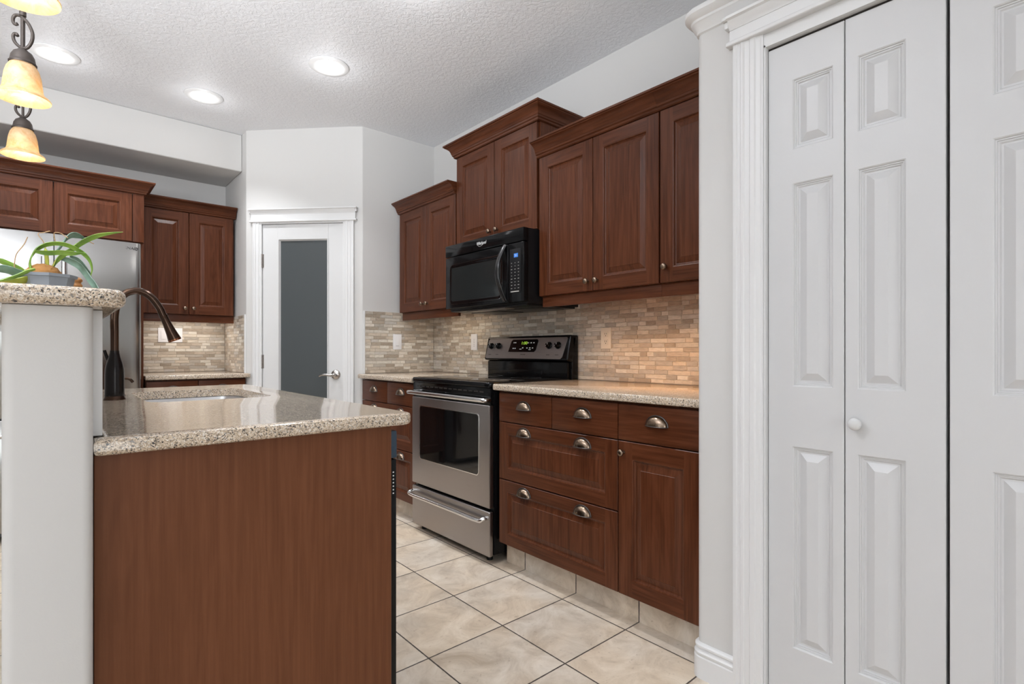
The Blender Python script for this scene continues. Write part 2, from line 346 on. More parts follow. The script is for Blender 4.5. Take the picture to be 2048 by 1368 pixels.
def prism(bm, poly, z0, z1, mi=0, bev=0, bseg=3):
    t = bmesh.new()
    A = [t.verts.new((x, y, z0)) for x, y in poly]; B = [t.verts.new((x, y, z1)) for x, y in poly]
    n = len(poly)
    for i in range(n): t.faces.new((A[i], A[(i+1) % n], B[(i+1) % n], B[i]))
    t.faces.new(A[::-1]); t.faces.new(B)
    bmesh.ops.recalc_face_normals(t, faces=t.faces[:])
    if bev:
        es = [e for e in t.edges if abs(e.verts[0].co.z-e.verts[1].co.z) < 1e-6]
        bmesh.ops.bevel(t, geom=es, offset=bev, segments=bseg, profile=0.5, affect='EDGES')
    add_tmp(bm, t, mi)
def arc(cx, cy, r, a0, a1, n=6):
    return [(cx+r*math.cos(a0+(a1-a0)*k/n), cy+r*math.sin(a0+(a1-a0)*k/n)) for k in range(n+1)]
def rrect(x0, x1, y0, y1, r, n=5, corners=(1, 1, 1, 1)):
    out = []
    for (cx, cy, a, on, px, py) in ((x1-r, y1-r, 0, corners[0], x1, y1), (x0+r, y1-r, PI/2, corners[1], x0, y1), (x0+r, y0+r, PI, corners[2], x0, y0), (x1-r, y0+r, 1.5*PI, corners[3], x1, y0)):
        out += arc(cx, cy, r, a, a+PI/2, n) if on else [(px, py)]
    return out

def origin_of(o):
    v = Vector((0, 0, 0))
    while o: v += o.location; o = o.parent
    return v
def obj(name, bm, mats, parent=None, smooth=True, ang=32, fix=True):
    if fix: bmesh.ops.recalc_face_normals(bm, faces=bm.faces[:])
    me = bpy.data.meshes.new(name)
    if parent is None:
        xs = [v.co for v in bm.verts]
        lo = Vector((min(c.x for c in xs), min(c.y for c in xs), min(c.z for c in xs))); hi = Vector((max(c.x for c in xs), max(c.y for c in xs), max(c.z for c in xs)))
        base = Vector(((lo.x+hi.x)/2, (lo.y+hi.y)/2, lo.z))
    else: base = origin_of(parent)
    for v in bm.verts: v.co -= base
    bm.to_mesh(me); bm.free()
    for m in (mats if isinstance(mats, (list, tuple)) else [mats]): me.materials.append(m)
    if smooth:
        for p in me.polygons: p.use_smooth = True
        me.set_sharp_from_angle(angle=math.radians(ang))
    o = bpy.data.objects.new(name, me); C.objects.link(o)
    if parent is None: o.location = base
    else: o.parent = parent
    return o
def tag(o, label, cat, group=None):
    o['label'] = label; o['category'] = cat
    if group: o['group'] = group
    return o
def thing(name, loc, label, cat, group=None):
    o = bpy.data.objects.new(name, None); C.objects.link(o); o.location = loc; o.empty_display_size = 0.05
    return tag(o, label, cat, group)
def struct(name, bm, mats, label, cat, smooth=True, fix=True):
    o = obj(name, bm, mats, None, smooth, fix=fix); o['kind'] = 'structure'; o['label'] = label; o['category'] = cat
    return o
def text(name, s, F, u, v, n, size, mat, parent, shear=0, extrude=0.0004, align='CENTER', sx=1.0):
    cu = bpy.data.curves.new(name, 'FONT'); cu.body = s; cu.size = size; cu.shear = shear; cu.extrude = extrude; cu.align_x = align; cu.align_y = 'CENTER'
    tmp = bpy.data.objects.new('tmp', cu); C.objects.link(tmp)
    dg = bpy.context.evaluated_depsgraph_get(); me = bpy.data.meshes.new_from_object(tmp.evaluated_get(dg)); me.name = name
    bpy.data.objects.remove(tmp); bpy.data.curves.remove(cu)
    base = origin_of(parent)
    for vt in me.vertices:
        x, y, z = vt.co; vt.co = F.p(u+x*sx, v+y, n+z)-base
    me.materials.clear(); me.materials.append(mat)
    o = bpy.data.objects.new(name, me); C.objects.link(o); o.parent = parent
    return o

# ------------------------------------------------------------------ shell
CEIL = 2.72
bm = bmesh.new(); box(bm, -4.1, 2.45, -4.1, 5.0, -0.1, 0)
struct('floor', bm, M['floor'], 'beige mottled square floor tiles with dark grout', 'floor', False)
bm = bmesh.new(); box(bm, -4.1, 2.45, -4.1, 5.0, CEIL, CEIL+0.1)
struct('ceiling', bm, M['ceiling'], 'white knockdown textured ceiling with recessed lights', 'ceiling', False)
bm = bmesh.new(); box(bm, 2.335, 2.45, -4.1, 3.75, 0, CEIL)
struct('wall_right', bm, M['wall'], 'pale grey painted wall behind the stove and upper cabinets', 'wall', False)
bm = bmesh.new(); box(bm, -4.1, 1.2, 4.9, 5.0, 0, CEIL)
struct('wall_back', bm, M['wall'], 'pale grey painted wall behind the refrigerator', 'wall', False)
bm = bmesh.new()
box(bm, -4.1, 1.0995, 4.391, 4.9, 2.44, CEIL, 0.012, seg=3)
struct('wall_soffit', bm, M['wall'], 'white dropped soffit above the refrigerator cabinets', 'soffit')
# angled pantry walls (short wall, diagonal wall with a door opening, side return)
DO0, DO1, DOT = 0.118, 0.750, 2.024
th = 0.10
def dpt(u, n): p = FD.p(u, 0, n); return (p.x, p.y)
bm = bmesh.new()
a = arc(1.715+0.012, 3.645+0.014, 0.014, 1.5*PI, 1.5*PI-PI/4, 4)
prism(bm, [(2.335, 3.645)] + a + [dpt(DO1, 0), dpt(DO1, -th), (1.76, 3.745), (2.335, 3.745)], 0, CEIL)
a = arc(1.10+0.016, 4.291, 0.016, 1.25*PI, PI, 4)
prism(bm, [dpt(DO0, 0)] + a + [(1.10, 4.9), (1.2, 4.9), (1.2, 4.33), dpt(DO0, -th)], 0, CEIL)
prism(bm, [dpt(DO0, 0), dpt(DO1, 0), dpt(DO1, -th), dpt(DO0, -th)], DOT, CEIL)
struct('wall_pantry', bm, M['wall'], 'angled pale wall of the corner pantry', 'wall')

# closet box with a plant ledge at right
LEDGE = 2.19
CY0, CY1, CTOP = -0.168, 0.708, 1.996
bm = bmesh.new()
r = 0.022
cor = arc(1.629+r, 0.935-r, r, PI, PI/2, 6)
prism(bm, [(1.629, CY1)] + cor + [(2.335, 0.935), (2.335, 0.84), (1.73, 0.84), (1.73, CY1)], 0, LEDGE)
prism(bm, [(1.629, CY0), (1.629, CY1), (1.73, CY1), (1.73, CY0)], CTOP, LEDGE)
prism(bm, [(1.629, -1.6), (1.629, CY0), (1.73, CY0), (1.73, -1.6)], 0, LEDGE)
prism(bm, [(1.73, -1.6), (2.335, -1.6), (2.335, 0.84), (1.73, 0.84)], LEDGE-0.02, LEDGE-0.0005)
struct('wall_closet', bm, M['wall'], 'pale wall end of the closet beside the bifold doors', 'wall')
# distant dining walls with window openings (behind / left of the camera)
def wall_open(name, F, u0, u1, wu0, wu1, wv0, wv1, label):
    bm = bmesh.new()
    fbox(bm, F, u0, wu0, 0, CEIL, -0.1, 0); fbox(bm, F, wu1, u1, 0, CEIL, -0.1, 0)
    fbox(bm, F, wu0, wu1, 0, wv0, -0.1, 0); fbox(bm, F, wu0, wu1, wv1, CEIL, -0.1, 0)
    struct(name, bm, M['wall'], label, 'wall', False)
FW1 = Fr((0, -4, 0), (1, 0, 0), (0, 1, 0)); FW2 = Fr((-4, 0, 0), (0, 1, 0), (1, 0, 0))
wall_open('wall_front', FW1, -4.1, 2.45, -2.5, 0.7, 0.4, 2.5, 'pale dining room wall behind the camera')
wall_open('wall_left', FW2, -4.1, 5.0, -0.4, 2.2, 0.4, 2.5, 'pale dining room wall at far left')

# cap moulding, baseboard
CAP = [(0.0, 2.128), (0.006, 2.132), (0.008, 2.140), (0.014, 2.146), (0.020, 2.160), (0.024, 2.163), (0.026, 2.170), (0.036, 2.176), (0.044, 2.186), (0.044, 2.199), (0.038, 2.205), (0.0, 2.205)]
path = [(1.629, -1.6), (1.629, 0.935-r)] + cor[1:] + [(2.33, 0.935)]
bm = bmesh.new(); sweep(bm, CAP, path, -1)
struct('trim_1', bm, M['trim'], 'white rounded cap moulding along the closet ledge', 'moulding')
BASE = [(0.0, 0.0), (0.015, 0.0), (0.015, 0.070), (0.012, 0.074), (0.0145, 0.080), (0.0145, 0.085), (0.009, 0.090), (0.007, 0.097), (0.0115, 0.101), (0.0115, 0.107), (0.007, 0.112), (0.0, 0.114)]
bm = bmesh.new(); sweep(bm, BASE, [(1.629, CY1+0.094), (1.629, 0.935-r)] + cor[1:] + [(1.745, 0.935)], -1)
struct('baseboard_closet', bm, M['trim'], 'white profiled baseboard at the foot of the closet wall end', 'baseboard')

# casings --------------------------------------------------------
CAS = [(0, 0), (0, 0.017), (0.010, 0.018), (0.014, 0.015), (0.022, 0.015), (0.026, 0.018), (0.032, 0.018), (0.036, 0.014), (0.050, 0.013), (0.054, 0.016), (0.066, 0.016), (0.070, 0.012), (0.082, 0.011), (0.086, 0.008), (0.09, 0.008), (0.09, 0)]
def casing(bm, F, uo, ui, v0, v1):
    # upright casing, outer edge uo, inner edge ui
    s = (ui-uo)/0.09
    A = [bm.verts.new(F.p(uo+a*s, v0, n)) for a, n in CAS]; B = [bm.verts.new(F.p(uo+a*s, v1, n)) for a, n in CAS]
    k = len(CAS)
    for j in range(k): bm.faces.new((A[j], A[(j+1) % k], B[(j+1) % k], B[j]))
    bm.faces.new(A[::-1]); bm.faces.new(B)
def header(bm, F, u0, u1, v0, fh, ext):
    # bead, frieze board, small crown
    fbox(bm, F, u0-0.010, u1+0.010, v0, v0+0.014, 0, 0.026, 0.005, seg=3)
    fbox(bm, F, u0, u1, v0+0.014, v0+0.014+fh, 0, 0.016)
    v = v0+0.014+fh
    prof = [(0, v-0.004), (0.018, v-0.004), (0.020, v+0.004), (0.026, v+0.010), (0.032, v+0.022), (0.040, v+0.026), (0.040, v+0.034), (0, v+0.034)]
    # wraps round both ends
    a, b = F.p(u0, 0, 0), F.p(u1, 0, 0)
    aa, bb = F.p(u0, 0, 0.0), F.p(u1, 0, 0.0)
    sweep(bm, [(o*1.0, z) for o, z in prof], [(a.x, a.y), (b.x, b.y)], 1)
    for s, u in ((-1, u0), (1, u1)):
        fbox(bm, F, min(u, u+s*0.012), max(u, u+s*0.012), v+0.002, v+0.024, 0, 0.028, 0.003); fbox(bm, F, min(u, u+s*ext), max(u, u+s*ext), v+0.024, v+0.034, 0, 0.040, 0.002)
bm = bmesh.new()
casing(bm, FD, 0.060, 0.126, 0, 2.032); casing(bm, FD, 0.832, 0.752, 0, 2.032)
header(bm, FD, 0.046, 0.846, 2.030, 0.048, 0.014)
# jamb
fbox(bm, FD, 0.110, 0.1215, 0, 2.020, -0.09, 0.004); fbox(bm, FD, 0.7465, 0.757, 0, 2.020, -0.09, 0.004); fbox(bm, FD, 0.110, 0.757, 2.020, 2.031, -0.09, 0.004)
struct('trim_2', bm, M['trim'], 'white casing and header around the pantry door', 'door casing')
bm = bmesh.new()
casing(bm, FC, -0.801, -0.712, 0, 2.036)
header(bm, FC, -0.812, 0.26, 2.034, 0.040, 0.016)
casing(bm, FC, 0.262, 0.172, 0, 2.036)
fbox(bm, FC, -0.715, -0.7075, 0, 2.002, -0.09, 0.002); fbox(bm, FC, 0.1675, 0.175, 0, 2.002, -0.09, 0.002); fbox(bm, FC, -0.715, 0.175, 1.9955, 2.036, -0.09, 0.002)
struct('trim_3', bm, M['trim'], 'white fluted casing and header around the bifold closet', 'door casing')

# ------------------------------------------------------------------ raised panel doors
OAK_RINGS = [(0.0, 0.0), (0.004, -0.0015), (0.006, -0.006), (0.010, -0.0085), (0.013, -0.0095), (0.037, -0.003), (0.0385, -0.0015)]
SKIN_RINGS = [(0.0, 0.0), (0.003, -0.002), (0.004, -0.005), (0.007, -0.005), (0.008, -0.008), (0.011, -0.008), (0.014, -0.0115), (0.018, -0.0115), (0.037, -0.0015), (0.039, -0.0006)]
def panel_rings(bm, F, u0, u1, v0, v1, n, rings, mi=0):
    prev = None
    for ins, dn in rings:
        a = min(ins, (u1-u0)/2-0.002, (v1-v0)/2-0.002)
        cur = [bm.verts.new(F.p(*c, n+dn)) for c in ((u0+a, v0+a), (u1-a, v0+a), (u1-a, v1-a), (u0+a, v1-a))]
        if prev:
            for k in range(4):
                f = bm.faces.new((prev[k], prev[(k+1) % 4], cur[(k+1) % 4], cur[k])); f.material_index = mi
        prev = cur
    bm.faces.new(prev).material_index = mi
def panel_door(bm, F, u0, u1, v0, v1, n0, n1, panels, rings, mi=0, hmi=None, ease=0.002):
    """slab with moulded panels; panels = [(pu0,pu1,pv0,pv1)] sharing the same u range per column"""
    hmi = mi if hmi is None else hmi
    def q(a, b, c, d, m):
        f = bm.faces.new([bm.verts.new(F.p(*x)) for x in (a, b, c, d)]); f.material_index = m
    e = ease
    # edges with a small eased chamfer
    O = [(u0, v0), (u1, v0), (u1, v1), (u0, v1)]; I = [(u0+e, v0+e), (u1-e, v0+e), (u1-e, v1-e), (u0+e, v1-e)]
    for k in range(4):
        j = (k+1) % 4
        q((*O[k], n0), (*O[j], n0), (*O[j], n1-e), (*O[k], n1-e), mi)
        q((*O[k], n1-e), (*O[j], n1-e), (*I[j], n1), (*I[k], n1), mi)
    q((*O[3], n0), (*O[2], n0), (*O[1], n0), (*O[0], n0), mi)
    pu0 = panels[0][0]; pu1 = panels[0][1]
    q((u0+e, v0+e, n1), (pu0, v0+e, n1), (pu0, v1-e, n1), (u0+e, v1-e, n1), mi)
    q((pu1, v0+e, n1), (u1-e, v0+e, n1), (u1-e, v1-e, n1), (pu1, v1-e, n1), mi)
    vs = [v0+e] + [x for p in sorted(panels, key=lambda p: p[2]) for x in (p[2], p[3])] + [v1-e]
    for k in range(0, len(vs), 2): q((pu0, vs[k], n1), (pu1, vs[k], n1), (pu1, vs[k+1], n1), (pu0, vs[k+1], n1), hmi)
    for p in panels: panel_rings(bm, F, *p, n1, rings, mi)
def knob(F, u, v, n, parent, mat, s=1.0, name='knob'):
    bm = bmesh.new(); c = F.p(u, v, n)
    lathe(bm, [(0.0075*s, 0), (0.0075*s, 0.002*s), (0.0045*s, 0.006*s), (0.0045*s, 0.011*s), (0.0095*s, 0.014*s), (0.0135*s, 0.018*s), (0.0145*s, 0.022*s), (0.0125*s, 0.026*s), (0.007*s, 0.0285*s), (0, 0.029*s)], c, F.N, 20)
    return obj(name, bm, mat, parent, ang=60)
def cup_pull(F, u, v, n, parent, A=0.046, B=0.038, D=0.024):
    """half-round bin pull, flat lip at height v"""
    bm = bmesh.new(); na, nb = 20, 8; G = []
    for i in range(na+1):
        ph = PI*i/na
        G.append([bm.verts.new(F.p(u+A*math.cos(ph), v+B*math.sin(ph)*math.cos(PI/2*j/nb), n+0.002+D*math.sin(ph)*math.sin(PI/2*j/nb))) for j in range(nb+1)])
    for i in range(na):
        for j in range(nb):
            try: bm.faces.new((G[i][j], G[i+1][j], G[i+1][j+1], G[i][j+1]))
            except ValueError: pass
    bmesh.ops.remove_doubles(bm, verts=bm.verts[:], dist=1e-5)
    o = obj('cup_pull', bm, M['brass'], parent, ang=60)
    bm = bmesh.new()
    pts = [F.p(u+(A+0.001)*math.cos(PI*i/na), v+(B+0.001)*math.sin(PI*i/na), n+0.002) for i in range(na+1)]
    tube(bm, pts, 0.0028, 8)
    tube(bm, [F.p(u+(A+0.001)*math.cos(PI*i/na), v, n+0.002+D*math.sin(PI*i/na)) for i in range(na+1)], 0.0016, 8)
    e = obj('rim', bm, M['pull_edge'], o, ang=60); e['label'] = 'darker rim of the cup pull'
    return o
def oak_door(F, u0, u1, v0, v1, n0, n1, parent, name='door', fw=0.062, rail=None):
    rail = rail or fw; bm = bmesh.new()
    panel_door(bm, F, u0, u1, v0, v1, n0, n1, [(u0+fw, u1-fw, v0+rail, v1-rail)], OAK_RINGS, 0, 1)
    return obj(name, bm, [M['wood_v'], M['wood_h']], parent, smooth=False, fix=True)
def flat_front(F, u0, u1, v0, v1, n0, n1, parent):
    bm = bmesh.new(); fbox(bm, F, u0, u1, v0, v1, n0, n1, 0.003)
    return obj('drawer', bm, M['wood_h'], parent)
def CROWN(z0, h, p):
    k = h/0.08; q = p/0.065
    pr = [(-0.022, 0), (0.005, 0), (0.011, 0.004), (0.0125, 0.012), (0.019, 0.016), (0.0205, 0.024), (0.0235, 0.027), (0.0265, 0.038), (0.034, 0.051), (0.047, 0.061), (0.056, 0.065), (0.058, 0.069), (0.065, 0.071), (0.065, 0.080), (-0.022, 0.080)]
    return [(o*q, z0+z*k) for o, z in pr]
def crown(F, pts, z0, h, p, parent):
    bm = bmesh.new(); path = []
    for u, n in pts: v = F.p(u, 0, n); path.append((v.x, v.y))
    sweep(bm, CROWN(z0, h, p), path, 1)
    return obj('crown_moulding', bm, M['wood_h'], parent, ang=25)
def carcass(F, u0, u1, v0, v1, n1, parent, name='carcass', under=False):
    bm = bmesh.new(); fbox(bm, F, u0, u1, v0, v1, 0.0015, n1, 0.0015, seg=1)
    o = obj(name, bm, M['wood_v'], parent)
    if under:
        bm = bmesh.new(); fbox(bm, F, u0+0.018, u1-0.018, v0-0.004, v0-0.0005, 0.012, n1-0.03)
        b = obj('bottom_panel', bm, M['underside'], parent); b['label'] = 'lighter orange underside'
    return o

# ---- wall cabinets on the stove wall (u = -y)
def wall_cab(name, F, u0, u1, v0, v1, nb, nd, doors, knobs, label, rail=True, cr=None, group='dark oak wall cabinets', under=True, railgap=True):
    o = F.p((u0+u1)/2, v0, 0); t = thing(name, (o.x, o.y, o.z), label, 'wall cabinet', group)
    carcass(F, u0, u1, v0, v1, nb, t, under=under)
    for i, (a, b, c, d) in enumerate(doors):
        dr = oak_door(F, a, b, c, d, nb+0.001, nd, t)
        if knobs[i]: knob(F, knobs[i][0], knobs[i][1], nd, dr, M['brass'])
    if rail:
        bm = bmesh.new(); fbox(bm, F, u0+(0.016 if railgap else 0.0), u1, v0-0.056, v0-0.0005, nb-0.02, nb, 0.002)
        obj('light_rail', bm, M['wood_h'], t)
    if cr: crown(F, *cr, t)
    return t
cabA = wall_cab('wall_cabinet', FS, -2.0745, -1.3185, 1.372, 2.118, 0.325, 0.345,
    [(-2.066, -1.6935, 1.374, 2.117), (-1.690, -1.3205, 1.374, 2.117)], [(-1.722, 1.42), (-1.663, 1.42)],
    'dark oak two-door wall cabinet just right of the microwave', cr=([(-2.075, 0.345), (-1.3185, 0.345)], 2.118, 0.078, 0.065))
cabB = wall_cab('wall_cabinet', FS, -1.3175, -0.952, 1.372, 2.118, 0.325, 0.345,
    [(-1.3135, -0.956, 1.374, 2.117)], [(-1.284, 1.44)],
    'dark oak wall cabinet nearest the closet, partly hidden by the white wall end', railgap=False, cr=([(-1.318, 0.345), (-0.952, 0.345)], 2.118, 0.078, 0.065))
cabM = wall_cab('wall_cabinet', FS, -2.846, -2.0755, 1.742, 2.332, 0.325, 0.345,
    [(-2.838, -2.4545, 1.744, 2.325), (-2.450, -2.086, 1.744, 2.325)], [(-2.486, 1.795), (-2.420, 1.795)],
    'tallest dark oak cabinet directly above the black microwave', rail=False, under=False,
    cr=([(-2.846, 0.0), (-2.846, 0.345), (-2.0755, 0.345), (-2.0755, 0.0)], 2.3265, 0.084, 0.062))
cabL = wall_cab('wall_cabinet', FS, -3.59, -2.847, 1.364, 2.107, 0.325, 0.345,
    [(-3.583, -3.217, 1.366, 2.106), (-3.213, -2.853, 1.366, 2.106)], [(-3.249, 1.412), (-3.186, 1.412)],
    'dark oak two-door wall cabinet left of the microwave, lowest crown of the stove wall', cr=([(-3.592, 0.345), (-2.847, 0.345)], 2.105, 0.076, 0.065))
# ---- cabinets on the back wall (u = x)
cabK = wall_cab('wall_cabinet', FB, 0.476, 1.085, 1.350, 2.106, 0.325, 0.345,
    [(0.484, 0.775, 1.352, 2.105), (0.780, 1.076, 1.352, 2.105)], [(0.750, 1.395), (0.806, 1.395)],
    'dark oak two-door wall cabinet between the refrigerator and the pantry', cr=([(0.476, 0.345), (1.093, 0.345)], 2.106, 0.080, 0.060))
cabF = wall_cab('wall_cabinet', FB, -0.455, 0.470, 1.800, 2.118, 0.600, 0.622,
    [(-0.385, 0.0105, 1.802, 2.117), (0.0165, 0.405, 1.802, 2.117)], [None, None],
    'wide dark oak two-door cabinet above the stainless refrigerator', rail=False, under=False,
    cr=([(-0.455, 0.622), (0.474, 0.622), (0.474, 0.36)], 2.118, 0.078, 0.055))
bm = bmesh.new(); fbox(bm, FB, 0.409, 0.470, 1.800, 2.117, 0.6005, 0.622, 0.001); fbox(bm, FB, -0.455, -0.389, 1.800, 2.117, 0.6005, 0.622, 0.001)
fbox(bm, FB, 0.448, 0.470, 0.0, 1.7995, 0.0015, 0.60, 0.001)
obj('side_panel', bm, M['wood_v'], cabF)

# ---- base cabinets
def drawer_bank(F, u0, us, u1, label, name='base_cabinet', um=None, flip=False):
    o = F.p((u0+u1)/2, 0.115, 0.3); t = thing(name, (o.x, o.y, o.z), label, 'base cabinet', 'dark oak base cabinets')
    carcass(F, u0-0.026 if not flip else u0, u1+0.0 if not flip else u1+0.005, 0.115, 0.8825, 0.618, t)
    e = 0.002
    for a, b in ((u0, us-e), (us+e, u1)):
        d = flat_front(F, a, b, 0.731, 0.872, 0.619, 0.640, t); cup_pull(F, (a+b)/2, 0.800, 0.640, d)
    for v0, v1 in ((0.446, 0.726), (0.124, 0.441)):
        bm = bmesh.new(); panel_door(bm, F, u0, u1, v0, v1, 0.619, 0.640, [(u0+0.062, u1-0.062, v0+0.055, v1-0.055)], OAK_RINGS, 0, 1)
        d = obj('drawer', bm, [M['wood_v'], M['wood_h']], t, smooth=False)
        for c in ((u0+us)/2, (us+u1)/2): cup_pull(F, c, v1-0.052, 0.640, d)
    return t
drawer_bank(FS, -2.048, -1.680, -1.3135, 'dark oak four-drawer base cabinet right of the stove')
t = thing('base_cabinet', (2.02, 1.13, 0.115), 'dark oak base cabinet with one drawer over one door, nearest the closet', 'base cabinet', 'dark oak base cabinets')
carcass(FS, -1.3115, -0.94, 0.115, 0.8825, 0.618, t)
d = flat_front(FS, -1.3095, -0.955, 0.731, 0.872, 0.619, 0.640, t); cup_pull(FS, -1.132, 0.800, 0.640, d)
d = oak_door(FS, -1.3095, -0.955, 0.124, 0.726, 0.619, 0.640, t, fw=0.066); knob(FS, -1.284, 0.683, 0.640, d, M['brass'])
drawer_bank(FS, -3.592, -3.222, -2.855, 'dark oak drawer base cabinet left of the stove, mostly behind the island', flip=True)
# back base cabinet
t = thing('base_cabinet', (0.78, 4.6, 0.0), 'dark base cabinet between the refrigerator and pantry, under the back counter', 'base cabinet', 'dark oak base cabinets')
carcass(FB, 0.476, 1.094, 0.115, 0.8825, 0.618, t)
for a, b in ((0.480, 0.782), (0.786, 1.088)):
    d = flat_front(FB, a, b, 0.731, 0.872, 0.619, 0.640, t); cup_pull(FB, (a+b)/2, 0.800, 0.640, d)
    d = oak_door(FB, a, b, 0.124, 0.726, 0.619, 0.640, t); knob(FB, b-0.03 if a < 0.7 else a+0.03, 0.68, 0.640, d, M['brass'])
# toe kicks, tiled
bm = bmesh.new(); box(bm, 1.7685, 1.78, 0.9355, 2.0735, 0.0, 0.1145); box(bm, 1.7685, 1.78, 2.856, 3.645, 0.0, 0.1145)
struct('trim_4', bm, M['floor'], 'beige tiled toe kick under the base cabinets', 'toe kick', False)
bm = bmesh.new(); box(bm, 0.476, 1.094, 4.36, 4.37, 0.0, 0.1145)
struct('trim_5', bm, M['floor'], 'tiled toe kick under the back base cabinet', 'toe kick', False)

# ---- countertops
bm = bmesh.new(); prism(bm, [(1.668, 0.938)] + [(2.333, 0.938), (2.333, 2.078)] + arc(1.668+0.02, 2.078-0.02, 0.02, PI/2, PI, 5), 0.8835, 0.9145, bev=0.007)
tag(obj('countertop', bm, M['granite']), 'speckled beige granite countertop right of the stove', 'countertop', 'granite countertops')
bm = bmesh.new(); prism(bm, [(1.668, 2.853), (2.333, 2.853), (2.333, 3.6435), (1.7, 3.6435)] + arc(1.668+0.02, 3.625-0.02, 0.02, PI/2, PI, 5), 0.8835, 0.9145, bev=0.007)
tag(obj('countertop', bm, M['granite']), 'speckled beige granite countertop left of the stove', 'countertop', 'granite countertops')
bm = bmesh.new(); prism(bm, [(0.474, 4.235)] + arc(1.120-0.015, 4.235+0.015, 0.015, -PI/2, 0, 4) + [(1.118, 4.262), (1.0985, 4.275), (1.0985, 4.898), (0.474, 4.898)], 0.8835, 0.9145, bev=0.007)
tag(obj('countertop', bm, M['granite']), 'small speckled granite countertop between refrigerator and pantry door', 'countertop', 'granite countertops')
# island counter with a sink cutout
SX0, SX1, SY0, SY1 = 0.236, 0.620, 2.03, 2.59
IX0, IX1, IY0, IY1 = 0.0600, 0.737, 1.245, 2.87
def slab_hole(z0, z1, outer, inner, bev=0.008):
    bm = bmesh.new()
    def loop(poly, z): return [bm.verts.new((x, y, z)) for x, y in poly]
    def edges(vs): return [bm.edges.new((vs[i], vs[(i+1) % len(vs)])) for i in range(len(vs))]
    ins = lambda poly, d: [(x*(1-0)+0, y) for x, y in poly]
    cx = sum(p[0] for p in outer)/len(outer); cy = sum(p[1] for p in outer)/len(outer)
    def off(poly, d):
        n = len(poly); out = []
        for i in range(n):
            a, b, c = Vector(poly[i-1]), Vector(poly[i]), Vector(poly[(i+1) % n])
            n1 = Vector(((b-a).y, -(b-a).x)).normalized(); n2 = Vector(((c-b).y, -(c-b).x)).normalized()
            nn = (n1+n2); nn = nn/(1+n1.dot(n2)) ; out.append((b.x-nn.x*d, b.y-nn.y*d))
        return out
    rings = []
    prof = [(bev, z0), (bev*0.35, z0+bev*0.35), (0, z0+bev), (0, z1-bev), (bev*0.3, z1-bev*0.3), (bev, z1)]
    for d, z in prof: rings.append(loop(off(outer, d), z))
    for A, B in zip(rings, rings[1:]):
        for i in range(len(A)): bm.faces.new((A[i], A[(i+1) % len(A)], B[(i+1) % len(B)], B[i]))
    hb, ht = loop(inner, z0), loop(inner, z1)
    for i in range(len(hb)): bm.faces.new((hb[i], hb[(i+1) % len(hb)], ht[(i+1) % len(ht)], ht[i]))
    for o, hh in ((rings[0], hb), (rings[-1], ht)):
        es = []
        for vs in (o, hh):
            for i in range(len(vs)):
                e = bm.edges.get((vs[i], vs[(i+1) % len(vs)])); es.append(e)
        bmesh.ops.triangle_fill(bm, edges=es, use_beauty=True)
    return bm
outer = [(IX0, IY0)] + arc(IX1-0.03, IY0+0.03, 0.03, -PI/2, 0, 6) + arc(IX1-0.03, IY1-0.03, 0.03, 0, PI/2, 6) + [(IX0+0.0175, IY1), (IX0+0.0175, 1.300), (IX0, 1.300)]
bm = slab_hole(0.8835, 0.9145, outer, rrect(SX0, SX1, SY0, SY1, 0.06, 6))
tag(obj('countertop', bm, M['granite'], ang=25), 'large speckled granite island countertop with a sink cutout', 'countertop', 'granite countertops')

# ---- island base
t = thing('island_cabinet', (0.38, 2.05, 0), 'kitchen island base with a brown oak end panel facing the camera', 'island')
bm = bmesh.new(); box(bm, 0.062, 0.684, 1.275, 1.297, 0.001, 0.8825, 0.0012, seg=1)
o = obj('end_panel', bm, M['veneer'], t); o['label'] = 'wide plain brown oak veneer end panel'
bm = bmesh.new(); box(bm, 0.088, 0.10, 1.298, 2.84, 0.001, 0.8825); box(bm, 0.10, 0.68, 2.82, 2.84, 0.001, 0.8825)
box(bm, 0.66, 0.68, 1.92, 2.82, 0.115, 0.8825); box(bm, 0.10, 0.66, 1.905, 1.92, 0.001, 0.8825); box(bm, 0.10, 0.66, 1.92, 2.82, 0.10, 0.115)
obj('carcass', bm, M['wood_v'], t)
for k, (a, b) in enumerate(((1.925, 2.37), (2.375, 2.82))):
    d = oak_door(FI, a, b, 0.124, 0.872, -0.003, 0.017, t); knob(FI, b-0.03 if k == 0 else a+0.03, 0.82, 0.017, d, M['brass'])
# dishwasher
t = thing('dishwasher', (0.42, 1.6, 0), 'black dishwasher under the island counter, seen edge on beside the brown panel', 'dishwasher')
bm = bmesh.new(); box(bm, 0.12, 0.676, 1.303, 1.90, 0.02, 0.872); obj('tub', bm, M['black_soft'], t)
bm = bmesh.new(); box(bm, 0.678, 0.7145, 1.303, 1.90, 0.105, 0.785, 0.004); obj('door', bm, M['black'], t)
bm = bmesh.new(); box(bm, 0.678, 0.7165, 1.303, 1.90, 0.787, 0.863, 0.006)
o = obj('control_panel', bm, simple('blue_black_gloss', (0.018, 0.045, 0.075), 0.25), t); o['label'] = 'glossy bluish black top control strip'
bm = bmesh.new()
for k in range(7): box(bm, 0.7025, 0.7060, 1.3020, 1.3032, 0.748-k*0.0095, 0.7515-k*0.0095)
obj('vent', bm, M['white_text'], t)
bm = bmesh.new(); box(bm, 0.60, 0.655, 1.31, 1.895, 0.001, 0.10); obj('toe_plate', bm, M['black_soft'], t)

